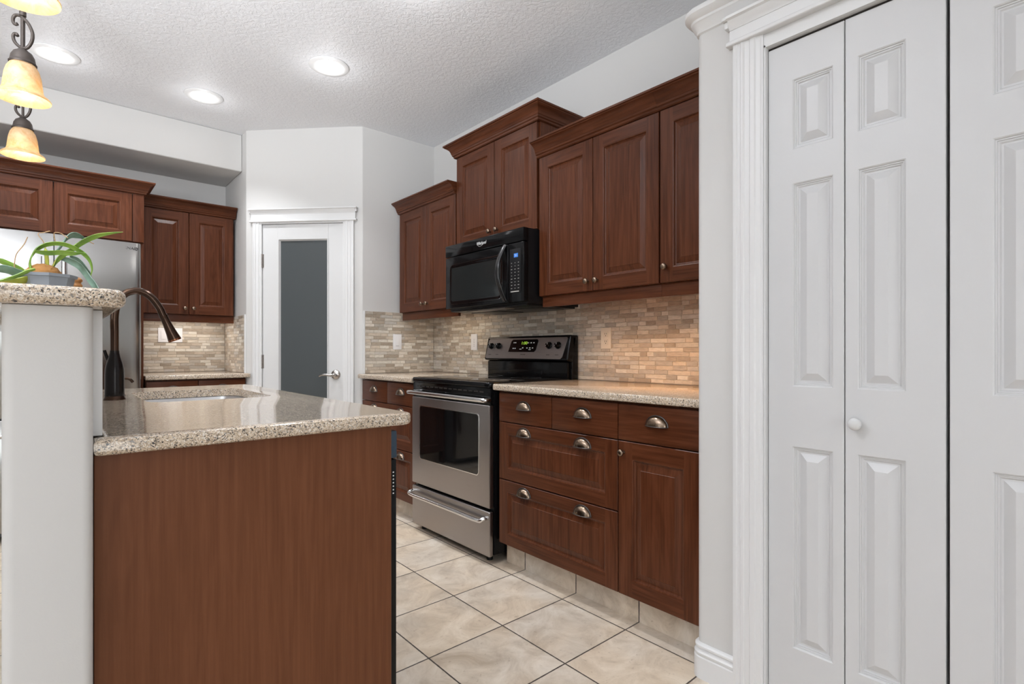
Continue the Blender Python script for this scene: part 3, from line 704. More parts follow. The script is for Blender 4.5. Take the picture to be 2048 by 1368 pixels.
# ---- pony wall + raised bar
bm = bmesh.new()
rr = 0.016
prism(bm, arc(-0.062+rr, 1.22+rr, rr, PI, 1.5*PI, 5) + arc(0.0588-rr, 1.22+rr, rr, -PI/2, 0, 5) + [(0.0588, 3.0), (-0.062, 3.0)], 0, 1.1585)
struct('wall_pony', bm, M['wall'], 'pale half wall end carrying the raised granite bar', 'half wall')
bm = bmesh.new(); box(bm, 0.0592, 0.0765, 1.302, 2.98, 0.9155, 1.1585, 0.001)
struct('trim_6', bm, M['trim'], 'white board on the kitchen side of the half wall, above the island counter', 'trim board', False)
bm = bmesh.new(); prism(bm, [(-0.40, 1.192)] + arc(0.107-0.035, 1.192+0.035, 0.035, -PI/2, 0, 6) + arc(0.107-0.035, 3.03-0.035, 0.035, 0, PI/2, 6) + [(-0.40, 3.03)], 1.1595, 1.1925, bev=0.013, bseg=4)
tag(obj('bar_top', bm, M['granite'], ang=25), 'raised grey speckled granite bar top with a rounded edge on the half wall', 'bar top')

# ---- sink
bm = bmesh.new()
inn = rrect(SX0+0.004, SX1-0.004, SY0+0.004, SY1-0.004, 0.06, 6); lo = rrect(SX0+0.014, SX1-0.014, SY0+0.014, SY1-0.014, 0.06, 6)
rim = rrect(SX0-0.02, SX1+0.02, SY0-0.02, SY1+0.02, 0.07, 6)
L0 = [bm.verts.new((x, y, 0.8815)) for x, y in rim]; L1 = [bm.verts.new((x, y, 0.8815)) for x, y in inn]; L2 = [bm.verts.new((x, y, 0.72)) for x, y in lo]
L3 = [bm.verts.new((x*0.9+0.1*(SX0+SX1)/2, y*0.9+0.1*(SY0+SY1)/2, 0.70)) for x, y in lo]
for A, B in ((L0, L1), (L1, L2), (L2, L3)):
    for i in range(len(A)): bm.faces.new((A[i], A[(i+1) % len(A)], B[(i+1) % len(A)], B[i]))
bm.faces.new(L3)
sk = tag(obj('sink', bm, M['sinksteel'], ang=50, fix=False), 'stainless undermount sink set into the island counter', 'sink')
bm = bmesh.new(); lathe(bm, [(0.045, 0.7005), (0.045, 0.704), (0.03, 0.703), (0.0, 0.7025)], ((SX0+SX1)/2, (SY0+SY1)/2, 0)); obj('drain', bm, M['chrome'], sk)

# ---- faucet
fx, fy, fz = 0.164, 2.24, 0.9146
t = thing('kitchen_faucet', (fx, fy, fz), 'dark bronze gooseneck faucet standing on the island counter', 'faucet')
bm = bmesh.new()
lathe(bm, [(0, 0.006), (0.0265, 0.006), (0.028, 0.012), (0.0275, 0.03), (0.0275, 0.085), (0.0265, 0.105), (0.0225, 0.125), (0.0165, 0.145), (0.0135, 0.158), (0.0135, 0.166), (0, 0.166)], (fx, fy, fz), seg=32)
obj('body', bm, M['bronze_dark'], t, ang=50)
bm = bmesh.new(); lathe(bm, [(0, 0), (0.0315, 0), (0.0315, 0.005), (0.029, 0.008), (0.0285, 0.012), (0.027, 0.014), (0, 0.014)], (fx, fy, fz), seg=32)
o = obj('base_ring', bm, M['bronze'], t, ang=40); o['label'] = 'bronze base ring'
bm = bmesh.new()
pts = smooth_path([(fx, fy, 1.078), (fx, fy, 1.14), (fx, fy, 1.20), (fx+0.008, fy, 1.243), (fx+0.030, fy, 1.276), (fx+0.064, fy, 1.288), (fx+0.099, fy, 1.272), (fx+0.126, fy, 1.235), (fx+0.1385, fy, 1.205)], 6)
tube(bm, pts, 0.0122, 16); obj('spout', bm, M['bronze'], t, ang=50)
bm = bmesh.new()
a = Vector((fx+0.1385, fy, 1.206)); b = Vector((fx+0.175, fy, 1.117)); dd = (b-a).normalized(); ln = (b-a).length
lathe(bm, [(0.0, 0), (0.0134, 0), (0.0134, 0.004), (0.0128, 0.006), (0.0135, 0.03), (0.017, 0.065), (0.0205, ln-0.008), (0.0205, ln-0.004), (0.0, ln-0.004)], a, dd, 24)
o = obj('spray_head', bm, M['bronze'], t, ang=50)
bm = bmesh.new(); lathe(bm, [(0.0206, ln-0.007), (0.0212, ln-0.004), (0.0206, ln), (0.016, ln), (0.016, ln-0.004)], a, dd, 24); obj('outlet_ring', bm, M['copper'], o, ang=50)
bm = bmesh.new(); tube(bm, smooth_path([(fx-0.004, fy+0.012, 1.03), (fx-0.018, fy+0.022, 1.055), (fx-0.026, fy+0.026, 1.082)], 4), [0.008, 0.008, 0.0075, 0.007, 0.006, 0.0055, 0.005, 0.005, 0.005], 10); obj('lever', bm, M['bronze_dark'], t, ang=50)
# soap dispenser behind it
t = thing('soap_dispenser', (0.190, 2.42, 0.9146), 'small bronze soap pump spout just behind the faucet', 'soap dispenser')
bm = bmesh.new(); lathe(bm, [(0, 0), (0.02, 0), (0.02, 0.004), (0.012, 0.010), (0.010, 0.03), (0.008, 0.05), (0.009, 0.056), (0, 0.06)], (0.190, 2.42, 0.9146)); obj('pump', bm, M['bronze'], t, ang=50)
bm = bmesh.new(); tube(bm, smooth_path([(0.190, 2.42, 0.968), (0.205, 2.42, 0.978), (0.222, 2.42, 0.975), (0.232, 2.42, 0.963)], 5), 0.0052, 10); obj('spout', bm, M['bronze'], t, ang=50)

# ------------------------------------------------------------------ mosaic backsplash
def mosaic_wall(name, F, u0, u1, v0, v1, label, seed, edge=None):
    rnd = random.Random(seed); bm = bmesh.new(); col = bm.loops.layers.float_color.new('tile')
    pal = [(0.50, 0.43, 0.35), (0.56, 0.50, 0.42), (0.60, 0.55, 0.48), (0.45, 0.385, 0.315), (0.36, 0.30, 0.235), (0.40, 0.36, 0.31), (0.53, 0.46, 0.375), (0.62, 0.58, 0.51), (0.37, 0.31, 0.245), (0.50, 0.465, 0.42)]
    n = 0.006; g = 0.0011
    def face(pts, c):
        f = bm.faces.new([bm.verts.new(F.p(*p)) for p in pts])
        for l in f.loops: l[col] = (*c, 1)
    gc = (0.55, 0.49, 0.41)
    face([(u0, v0, n), (u1, v0, n), (u1, v1, n), (u0, v1, n)], gc)
    face([(u0, v1, 0), (u0, v1, n), (u1, v1, n), (u1, v1, 0)], gc); face([(u0, v0, 0), (u0, v0, n), (u0, v1, n), (u0, v1, 0)], gc); face([(u1, v0, n), (u1, v0, 0), (u1, v1, 0), (u1, v1, n)], gc)
    v = v1; p = 0.0229
    while v > v0+0.002:
        a = max(v-p, v0); u = u0-rnd.random()*0.06
        while u < u1:
            wd = rnd.choice((0.042, 0.06, 0.075, 0.075, 0.10, 0.10, 0.125)); x0, x1 = max(u, u0), min(u+wd, u1)
            if x1-x0 > 0.006:
                c = rnd.choice(pal); k = 1.02+rnd.random()*0.2; c = tuple(min(1, x*k) for x in c)
                e = 0.0012; m = n+0.0022+rnd.random()*0.0006
                A = [(x0+g, a+g), (x1-g, a+g), (x1-g, v-g), (x0+g, v-g)]; B = [(x0+g+e, a+g+e), (x1-g-e, a+g+e), (x1-g-e, v-g-e), (x0+g+e, v-g-e)]
                face([(*q, m) for q in B], c)
                for i in range(4):
                    j = (i+1) % 4; face([(*A[i], n), (*A[j], n), (*B[j], m), (*B[i], m)], c)
            u += wd
        v -= p
    return struct(name, bm, M['mosaic'], label, 'backsplash', False, fix=False)
mosaic_wall('wall_backsplash_right', FS, -3.644, -0.9365, 0.915, 1.3715, 'beige stone mosaic backsplash behind the stove', 3)
mosaic_wall('wall_backsplash_corner', FSH, 1.737, 2.325, 0.915, 1.372, 'grey beige stone mosaic backsplash on the short wall beside the pantry', 5)
mosaic_wall('wall_backsplash_back', FB, 0.476, 1.092, 0.915, 1.3495, 'pale grey stone mosaic backsplash behind the back counter', 8)
mosaic_wall('wall_backsplash_side', FSD, -4.890, -4.300, 0.915, 1.349, 'brown stone mosaic strip on the pantry return wall', 11)
bm = bmesh.new(); fbox(bm, FSD, -4.2995, -4.291, 0.915, 1.352, 0, 0.0105); fbox(bm, FSH, 1.7285, 1.7365, 0.915, 1.374, 0, 0.0105)
struct('trim_7', bm, M['trim'], 'white edge strips closing the mosaic backsplashes', 'edge trim', False)

# ------------------------------------------------------------------ range
t = thing('range', (1.98, 2.465, 0), 'freestanding stainless and black electric range between the base cabinets', 'range')
Y0, Y1 = 2.0855, 2.8455
bm = bmesh.new(); box(bm, 1.692, 2.318, Y0, Y1, 0.045, 0.893, 0.003); obj('body', bm, M['black'], t)
bm = bmesh.new(); prism(bm, rrect(1.655, 2.25, Y0-0.001, Y1+0.001, 0.035, 6, (0, 1, 1, 0)), 0.894, 0.9215, bev=0.008)
ct = obj('cooktop', bm, M['black'], t, ang=40)
bm = bmesh.new(); box(bm, 1.690, 2.215, Y0+0.03, Y1-0.03, 0.9217, 0.9235, 0.001); obj('glass_top', bm, M['black_glass'], ct)
bm = bmesh.new()
bprint = simple('burner_print', (0.08, 0.08, 0.08), 0.3)
for cx, cy, r_ in ((1.83, 2.28, 0.105), (1.83, 2.66, 0.085), (2.09, 2.28, 0.085), (2.09, 2.66, 0.105)):
    bm = bmesh.new(); lathe(bm, [(r_, 0.9236), (r_+0.002, 0.9239), (r_+0.004, 0.9236)], (cx, cy, 0), seg=36); obj('burner_ring', bm, bprint, ct)
# vent strip
bm = bmesh.new(); box(bm, 1.672, 1.693, Y0+0.004, Y1-0.004, 0.806, 0.892, 0.003)
vs = obj('vent_strip', bm, M['black'], t)
bm = bmesh.new()
for k in range(14): box(bm, 1.6705, 1.6725, Y0+0.06+k*0.047, Y0+0.094+k*0.047, 0.866, 0.873)
obj('slot', bm, M['slot'], vs)
# oven door
def ovendoor():
    bm = bmesh.new(); box(bm, 1.664, 1.691, Y0+0.003, Y1-0.003, 0.284, 0.804, 0.006, seg=3)
    d = obj('oven_door', bm, M['steel_y'], t)
    bm = bmesh.new(); wy0, wy1, wz0, wz1 = 2.177, 2.752, 0.441, 0.752
    f = Fr((1.664, 0, 0), (0, -1, 0), (-1, 0, 0))
    def ring(o, n): return [bm.verts.new(f.p(x, y, n)) for x, y in rrect(-wy1-o, -wy0+o, wz0-o, wz1+o, 0.018+o, 5)]
    R = [ring(0.005, 0.0), ring(0.005, 0.0025), ring(0.0, 0.0025), ring(0.0, 0.0008)]
    for A, B in zip(R, R[1:]):
        for i in range(len(A)): bm.faces.new((A[i], A[(i+1) % len(A)], B[(i+1) % len(A)], B[i]))
    obj('window_frame', bm, M['chrome'], d)
    bm = bmesh.new(); bm.faces.new([bm.verts.new(f.p(x, y, 0.001)) for x, y in rrect(-wy1, -wy0, wz0, wz1, 0.018, 5)])
    o = obj('window', bm, M['black_glass'], d, fix=False)
    bm = bmesh.new()
    z = 0.832; xs = 1.632
    tube(bm, smooth_path([(1.672, Y1-0.012, z), (xs+0.010, Y1-0.013, z), (xs, Y1-0.03, z), (xs, 2.6, z), (xs, 2.33, z), (xs, Y0+0.03, z), (xs+0.010, Y0+0.013, z), (1.672, Y0+0.012, z)], 6), 0.0125, 14)
    obj('handle', bm, M['chrome'], d, ang=60)
ovendoor()
bm = bmesh.new(); box(bm, 1.664, 1.691, Y0+0.003, Y1-0.003, 0.038, 0.267, 0.009, seg=3); d = obj('storage_drawer', bm, M['steel_y'], t)
bm = bmesh.new(); z = 0.222; xs = 1.630
tube(bm, smooth_path([(1.667, Y1-0.020, z+0.012), (xs+0.012, Y1-0.020, z+0.010), (xs, Y1-0.045, z), (xs, 2.6, z), (xs, 2.33, z), (xs, Y0+0.06, z), (xs+0.012, Y0+0.028, z+0.010), (1.667, Y0+0.026, z+0.012)], 6), 0.0115, 14)
obj('handle', bm, M['chrome'], d, ang=60)
for y in (2.155, 2.79):
    bm = bmesh.new(); lathe(bm, [(0, 0.0005), (0.017, 0.0005), (0.017, 0.012), (0.01, 0.014), (0.01, 0.046), (0, 0.046)], (1.72, y, 0), seg=16); obj('foot', bm, M['black_soft'], t)
for y in (2.155, 2.79):
    bm = bmesh.new(); lathe(bm, [(0, 0.0005), (0.017, 0.0005), (0.017, 0.012), (0.01, 0.014), (0.01, 0.046), (0, 0.046)], (2.27, y, 0), seg=16); obj('foot', bm, M['black_soft'], t)
# backguard (tilted control panel)
TB = Vector((2.222, 0, 1.022)); TT = Vector((2.258, 0, 1.176)); tv = (TT-TB).normalized()
class Tilt(Fr):
    def __init__(s): s.o = TB; s.U = Vector((0, -1, 0)); s.V = tv; s.N = Vector((-tv.z, 0, tv.x))
FT = Tilt()
bm = bmesh.new()
box(bm, 2.268, 2.322, Y0-0.006, Y1-0.002, 0.9005, 1.172, 0.012, seg=3); box(bm, 2.245, 2.268, Y0+0.012, Y1-0.012, 0.9005, 1.014, 0.006)
fbox(bm, FT, -Y1-0.004, -Y0+0.006, 0.0, 0.158, -0.055, -0.002, 0.014, seg=4)
bg = obj('backguard', bm, M['black'], t, ang=40)
bm = bmesh.new()
poly = [(-Y1+0.012, 0.018), (-Y1+0.020, 0.010), (-Y0-0.050, 0.010), (-Y0-0.036, 0.022), (-Y0-0.014, 0.134), (-Y0-0.022, 0.142), (-Y1+0.030, 0.142), (-Y1+0.021, 0.134)]
A = [bm.verts.new(FT.p(u, v, -0.002)) for u, v in poly]; B = [bm.verts.new(FT.p(u, v, 0.0015)) for u, v in poly]
for i in range(len(A)): bm.faces.new((A[i], A[(i+1) % len(A)], B[(i+1) % len(A)], B[i]))
bm.faces.new(B)
cp = obj('control_panel', bm, M['steel_y'], bg)
cp['label'] = 'brushed steel control panel'
bm = bmesh.new(); poly = [(-2.604, 0.052), (-2.365, 0.052), (-2.350, 0.064), (-2.340, 0.122), (-2.350, 0.132), (-2.575, 0.132), (-2.588, 0.122)]
A = [bm.verts.new(FT.p(u, v, 0.0015)) for u, v in poly]; B = [bm.verts.new(FT.p(u, v, 0.004)) for u, v in poly]
for i in range(len(A)): bm.faces.new((A[i], A[(i+1) % len(A)], B[(i+1) % len(A)], B[i]))
bm.faces.new(B); dsp = obj('clock_display', bm, M['black_glass'], bg)
text('clock_digits', '1:00', FT, -2.462, 0.108, 0.0042, 0.026, M['green_led'], bg, sx=1.3)
for (u, v) in [(-2.56, 0.112), (-2.545, 0.112), (-2.56, 0.075), (-2.542, 0.075), (-2.47, 0.078), (-2.425, 0.11), (-2.40, 0.11), (-2.375, 0.11), (-2.43, 0.077), (-2.405, 0.077), (-2.38, 0.077)]:
    bm = bmesh.new(); fbox(bm, FT, u-0.006, u+0.006, v-0.003, v+0.003, 0.0040, 0.0043); obj('button', bm, M['white_text'], bg)
for (u, v) in [(-2.49, 0.07), (-2.405, 0.066)]:
    bm = bmesh.new(); fbox(bm, FT, u-0.010, u+0.010, v-0.0015, v+0.0015, 0.0040, 0.0043); obj('button', bm, M['white_text'], bg)
for u in (-2.79, -2.715, -2.240, -2.166):
    bm = bmesh.new(); fbox(bm, FT, u-0.015, u+0.013, 0.033, 0.0365, 0.0015, 0.0018); obj('panel_print', bm, M['pull_edge'], bg)
for u in (-2.786, -2.711, -2.240, -2.166):
    bm = bmesh.new(); c = FT.p(u, 0.092, 0.0015)
    lathe(bm, [(0.0215, 0), (0.0215, 0.004), (0.018, 0.007), (0.0165, 0.018), (0.0145, 0.021), (0, 0.021)], c, FT.N, 24)
    k = obj('burner_knob', bm, M['black'], bg, ang=40)
    bm = bmesh.new(); fbox(bm, FT, u-0.0015, u+0.0015, 0.094, 0.106, 0.0225, 0.0229); fbox(bm, FT, u-0.012, u-0.009, 0.085, 0.090, 0.0225-0.004, 0.0229); obj('pointer', bm, M['white_text'], k)
text('badge', 'FRIGIDAIRE', FT, -2.462, 0.036, 0.0016, 0.009, M['slot'], bg)

# ------------------------------------------------------------------ microwave
t = thing('microwave', (2.1, 2.455, 1.335), 'black over-the-range microwave mounted between the wall cabinets', 'microwave')
MY0, MY1 = 2.0865, 2.8235
FM = Fr((1.895, 0, 0), (0, -1, 0), (-1, 0, 0))
bm = bmesh.new(); box(bm, 1.930, 2.328, MY0+0.001, MY1-0.001, 1.336, 1.7405, 0.003); obj('body', bm, M['black_soft'], t)
bm = bmesh.new(); box(bm, 1.894, 1.931, MY0, MY1, 1.668, 1.7405, 0.004); vg = obj('top_grille', bm, M['black'], t)
bm = bmesh.new(); box(bm, 1.896, 1.931, 2.216, MY1, 1.344, 1.665, 0.005, seg=3); md = obj('door', bm, M['black'], t)
bm = bmesh.new(); f = FM
def ring(o, n): return [bm.verts.new(f.p(x, y, n)) for x, y in rrect(-2.752-o, -2.285+o, 1.390-o, 1.595+o, 0.012+o, 4)]
R = [ring(0.020, -0.001), ring(0.0195, 0.0012), ring(0.003, 0.0012), ring(0.0, -0.0002)]
for A, B in zip(R, R[1:]):
    for i in range(len(A)): bm.faces.new((A[i], A[(i+1) % len(A)], B[(i+1) % len(A)], B[i]))
wf = obj('window_frame', bm, M['black_glass'], md)
bm = bmesh.new(); R = [ring(0.0222, -0.001), ring(0.0222, 0.0016), ring(0.0200, 0.0016), ring(0.0200, -0.001)]
for A, B in zip(R, R[1:]):
    for i in range(len(A)): bm.faces.new((A[i], A[(i+1) % len(A)], B[(i+1) % len(A)], B[i]))
o = obj('bezel', bm, simple('dark_chrome', (0.22, 0.22, 0.22), 0.2, 1.0), wf); o['label'] = 'thin shiny bezel line'
bm = bmesh.new(); bm.faces.new([bm.verts.new(f.p(x, y, 0.0004)) for x, y in rrect(-2.752, -2.285, 1.390, 1.595, 0.012, 4)]); obj('window', bm, M['mw_window'], md, fix=False)
bm = bmesh.new()
pts = smooth_path([FM.p(-2.236, 1.662, 0.002), FM.p(-2.240, 1.636, 0.016), FM.p(-2.246, 1.58, 0.040), FM.p(-2.246, 1.53, 0.050), FM.p(-2.246, 1.47, 0.048), FM.p(-2.242, 1.40, 0.024), FM.p(-2.238, 1.355, 0.002)], 6)
tube(bm, pts, 0.016, 14, flat=(0.5, 1.0), up=FM.N); obj('handle', bm, simple('black_handle_gloss', (0.012, 0.012, 0.013), 0.16), md, ang=50)
bm = bmesh.new(); box(bm, 1.896, 1.931, MY0, 2.213, 1.344, 1.665, 0.005, seg=3); cpn = obj('control_panel', bm, M['black'], t)
bm = bmesh.new(); fbox(bm, FM, -2.198, -2.108, 1.395, 1.632, -0.001, 0.0014, 0.001); kp = obj('keypad', bm, M['black_soft'], cpn)
bm = bmesh.new(); fbox(bm, FM, -2.163, -2.130, 1.585, 1.606, 0.0013, 0.0017); obj('display', bm, M['blue_led'], kp)
text('display_digits', '5:1', FM, -2.146, 1.5955, 0.0018, 0.016, M['white_text'], kp)
bm = bmesh.new(); rnd = random.Random(4)
for i in range(9):
    for j in range(3):
        u = -2.182+j*0.028; v = 1.556-i*0.0172; a = 0.003+rnd.random()*0.003
        fbox(bm, FM, u-a, u+a, v-0.0015, v+0.0015, 0.0013, 0.0017)
fbox(bm, FM, -2.19, -2.122, 1.398, 1.404, 0.0013, 0.0017); obj('key_print', bm, simple('grey_print', (0.35, 0.34, 0.32), 0.5), kp)
lg = text('logo', 'Whirlpool', FM, -2.452, 1.7075, 0.0016, 0.027, M['white_text'], vg, shear=0.25, sx=0.8)
bm = bmesh.new(); tube(bm, smooth_path([FM.p(-2.49, 1.705, 0.002), FM.p(-2.47, 1.690, 0.002), FM.p(-2.44, 1.697, 0.002), FM.p(-2.425, 1.712, 0.002)], 5), 0.0005, 6); obj('logo_swirl', bm, M['white_text'], vg)
# underside
bm = bmesh.new(); box(bm, 1.93, 2.31, MY0+0.01, MY1-0.01, 1.325, 1.3358, 0.003)
us = obj('underside', bm, M['black_soft'], t)
bm = bmesh.new(); box(bm, 1.945, 2.02, 2.30, 2.66, 1.3205, 1.3252, 0.001); o = obj('lamp_cover', bm, M['grey_plastic'], us); o['label'] = 'pale grey lamp cover'
bm = bmesh.new(); box(bm, 2.06, 2.26, 2.14, 2.42, 1.3215, 1.3252, 0.001); obj('filter', bm, simple('filter_mesh', (0.05, 0.05, 0.05), 0.4, 0.7), us)
bm = bmesh.new(); box(bm, 2.06, 2.26, 2.49, 2.77, 1.3215, 1.3252, 0.001); obj('filter', bm, simple('filter_mesh', (0.05, 0.05, 0.05), 0.4, 0.7), us)

# ------------------------------------------------------------------ refrigerator
t = thing('refrigerator', (0.012, 4.45, 0), 'stainless french-door refrigerator under the wide oak cabinet', 'refrigerator')
bm = bmesh.new(); box(bm, -0.410, 0.435, 4.185, 4.86, 0.02, 1.752, 0.004); obj('body', bm, simple('fridge_side_grey', (0.18, 0.18, 0.185), 0.4), t)
def fdoor(x0, x1, z0, z1, name):
    bm = bmesh.new(); n = 14; pts = []
    xc, hw = 0.0155, 0.428
    for i in range(n+1):
        x = x0+(x1-x0)*i/n; k = (x-xc)/hw; pts.append((x, 4.090+0.022*k*k))
    if x1 > 0.43: pts = pts[:-1] + [(x1-0.012, 4.112), (x1-0.004, 4.117), (x1, 4.128)]
    if x0 < -0.40: pts = [(x0, 4.128), (x0+0.004, 4.117), (x0+0.012, 4.112)] + pts[1:]
    prism(bm, pts + [(x1, 4.18), (x0, 4.18)], z0, z1, bev=0.004, bseg=2)
    return obj(name, bm, M['steel_z'], t, ang=40)
dl = fdoor(-0.413, 0.0125, 0.70, 1.764, 'door'); drr = fdoor(0.0185, 0.438, 0.70, 1.764, 'door'); fz_ = fdoor(-0.413, 0.438, 0.06, 0.69, 'freezer_drawer')
for x, p in ((-0.028, dl), (0.060, drr)):
    bm = bmesh.new()
    tube(bm, [(x, 4.045, 0.80), (x, 4.045, 1.62)], 0.0135, 14)
    tube(bm, [(x, 4.045, 0.84), (x, 4.094, 0.84)], 0.008, 10); tube(bm, [(x, 4.045, 1.58), (x, 4.094, 1.58)], 0.008, 10)
    obj('handle', bm, M['chrome'], p, ang=50)
bm = bmesh.new(); tube(bm, [(-0.33, 4.045, 0.61), (0.36, 4.045, 0.61)], 0.0135, 14); tube(bm, [(-0.29, 4.045, 0.61), (-0.29, 4.10, 0.61)], 0.008, 10); tube(bm, [(0.32, 4.045, 0.61), (0.32, 4.10, 0.61)], 0.008, 10); obj('handle', bm, M['chrome'], fz_, ang=50)
FF = Fr((0, 4.1055, 0), (1, 0, 0), (0, -1, 0))
text('badge', 'KITCHENAID', FF, 0.350, 1.727, 0.0, 0.0225, M['pull_edge'], drr, sx=1.12, extrude=0.0015)

# ------------------------------------------------------------------ pantry door
bm = bmesh.new()
u0, u1, v0, v1, n0, n1 = 0.1235, 0.7445, 0.008, 2.0175, -0.045, -0.006
g0, g1, h0, h1 = 0.244, 0.633, 0.30, 1.912
fbox(bm, FD, u0, g0, v0, v1, n0, n1, 0.0015, seg=1); fbox(bm, FD, g1, u1, v0, v1, n0, n1, 0.0015, seg=1)
fbox(bm, FD, g0, g1, v0, h0, n0, n1); fbox(bm, FD, g0, g1, h1, v1, n0, n1)
pd = struct('door_1', bm, M['doorpaint'], 'white pantry door with one tall frosted glass panel', 'door')
bm = bmesh.new()
prev = None
for ins, n in ((-0.001, n1+0.003), (0.007, n1+0.003), (0.010, n1-0.002), (0.013, n1-0.008), (0.0165, n1-0.013)):
    cur = [bm.verts.new(FD.p(*c, n)) for c in ((g0+ins, h0+ins), (g1-ins, h0+ins), (g1-ins, h1-ins), (g0+ins, h1-ins))]
    if prev:
        for k in range(4): bm.faces.new((prev[k], prev[(k+1) % 4], cur[(k+1) % 4], cur[k]))
    prev = cur
obj('glass_bead', bm, M['doorpaint'], pd, smooth=False)
bm = bmesh.new(); fbox(bm, FD, g0+0.004, g1-0.004, h0+0.004, h1-0.004, n1-0.020, n1-0.0135); o = obj('glass_pane', bm, M['frosted'], pd, smooth=False); o['label'] = 'tall dark grey frosted glass pane'
for v in (1.748, 1.0, 0.25):
    bm = bmesh.new(); c = FD.p(0.1225, v-0.05, 0.003); lathe(bm, [(0, 0), (0.0062, 0), (0.0062, 0.10), (0, 0.10)], c, (0, 0, 1), 12)
    for k in range(4): lathe(bm, [(0.0066, 0.018+k*0.02), (0.007, 0.019+k*0.02), (0.0066, 0.02+k*0.02)], c, (0, 0, 1), 12)
    fbox(bm, FD, 0.1235, 0.136, v-0.05, v+0.05, n1-0.001, n1+0.0015)
    obj('hinge', bm, M['nickel'], pd, ang=50)
bm = bmesh.new(); lathe(bm, [(0.036, 0), (0.036, 0.004), (0.031, 0.011), (0.022, 0.016), (0.0135, 0.019), (0.0125, 0.046), (0.009, 0.05), (0, 0.051)], FD.p(0.690, 0.905, n1), FD.N, 28)
hd = obj('lever_handle', bm, M['nickel'], pd, ang=50)
bm = bmesh.new(); tube(bm, smooth_path([FD.p(0.692, 0.905, 0.036), FD.p(0.665, 0.902, 0.040), FD.p(0.635, 0.906, 0.042), FD.p(0.605, 0.904, 0.040), FD.p(0.580, 0.895, 0.036)], 6), [0.0105]*6+[0.009]*6+[0.008]*6+[0.007]*6+[0.006], 12, flat=(0.75, 1.0), up=FD.N); obj('lever', bm, M['nickel'], hd, ang=50)

# ------------------------------------------------------------------ bifold closet doors (u = -y)
def leaf(uA, uB, wideleft, parent):
    ua, ub = uA, uB
    pl, pr = (0.070, 0.027) if wideleft else (0.030, 0.080)
    pan = [(ua+pl, ub-pr, a, b) for a, b in ((1.671, 1.876), (0.976, 1.571), (0.209, 0.800))]
    bm = bmesh.new(); panel_door(bm, FC, ua, ub, 0.012, 1.988, -0.050, -0.015, pan, SKIN_RINGS, 0)
    return obj('leaf', bm, M['skin'], parent, smooth=False)
def bifold(name, uA, uM, uB, label, kn, mirror=False):
    p = FC.p((uA+uB)/2, 0, -0.03); t = bpy.data.objects.new(name, None); C.objects.link(t); t.location = p; t['kind'] = 'structure'; t['label'] = label; t['category'] = 'door'
    leaf(uA, uM-0.0012, True, t); l2 = leaf(uM+0.0012, uB, False, t)
    if kn: 
        k = knob(FC, kn[0], kn[1], -0.015, l2, M['doorpaint'], 1.15); k['label'] = 'round white knob'
    return t
bifold('door_2', -0.7065, -0.501, -0.2825, 'white moulded bifold closet door with a small round knob, beside the wall end', (-0.470, 0.884))
p = FC.p(0.05, 0, -0.03); t = bpy.data.objects.new('door_3', None); C.objects.link(t); t.location = p; t['kind'] = 'structure'; t['label'] = 'white moulded bifold closet door cut off by the right edge of the picture'; t['category'] = 'door'
def leaf2(ua, ub, pl, pr):
    pan = [(ua+pl, ub-pr, a, b) for a, b in ((1.671, 1.876), (0.976, 1.571), (0.209, 0.800))]
    bm = bmesh.new(); panel_door(bm, FC, ua, ub, 0.012, 1.988, -0.050, -0.015, pan, SKIN_RINGS, 0)
    return obj('leaf', bm, M['skin'], t, smooth=False)
leaf2(-0.2755, -0.0580, 0.078, 0.030); leaf2(-0.0556, 0.1665, 0.027, 0.070)
# closet head track (dark gap above the leaves)
bm = bmesh.new(); fbox(bm, FC, -0.707, 0.1665, 1.990, 1.9953, -0.06, -0.020); fbox(bm, FC, -0.707, 0.1665, 0.001, 1.989, -0.075, -0.060)
struct('trim_8', bm, M['slot'], 'dark track gap above the bifold closet doors', 'door track', False)

# ------------------------------------------------------------------ wall plates
def plate(F, u, v, n, w_, h_, name, mat, label, cat):
    bm = bmesh.new(); fbox(bm, F, u-w_/2, u+w_/2, v-h_/2, v+h_/2, n, n+0.006, 0.0025)
    return tag(obj(name, bm, mat), label, cat)
nt_ = 0.0087
s = plate(FSH, 1.998, 1.148, nt_, 0.072, 0.117, 'light_switch', M['plate'], 'white rocker light switch on the mosaic left of the corner', 'light switch')
bm = bmesh.new(); fbox(bm, FSH, 1.998-0.0165, 1.998+0.0165, 1.148-0.033, 1.148+0.033, nt_+0.0055, nt_+0.0085, 0.001); rk = obj('rocker', bm, M['plate'], s)
bm = bmesh.new(); fbox(bm, FSH, 1.998-0.012, 1.998+0.012, 1.118, 1.1195, nt_+0.0084, nt_+0.009); obj('indicator', bm, M['pull_edge'], rk)
s = plate(FS, -3.092, 1.144, nt_, 0.072, 0.117, 'timer_switch', M['plate'], 'white push-button timer switch left of the range', 'timer switch')
for k in range(5):
    bm = bmesh.new(); v = 1.164-k*0.0125; fbox(bm, FS, -3.094, -3.086, v-0.0012, v+0.0012, nt_+0.0055, nt_+0.0068); obj('button', bm, M['slot'], s)
s = plate(FS, -1.878, 1.150, nt_, 0.072, 0.117, 'wall_outlet', M['plate_ivory'], 'ivory double wall outlet right of the range', 'outlet')
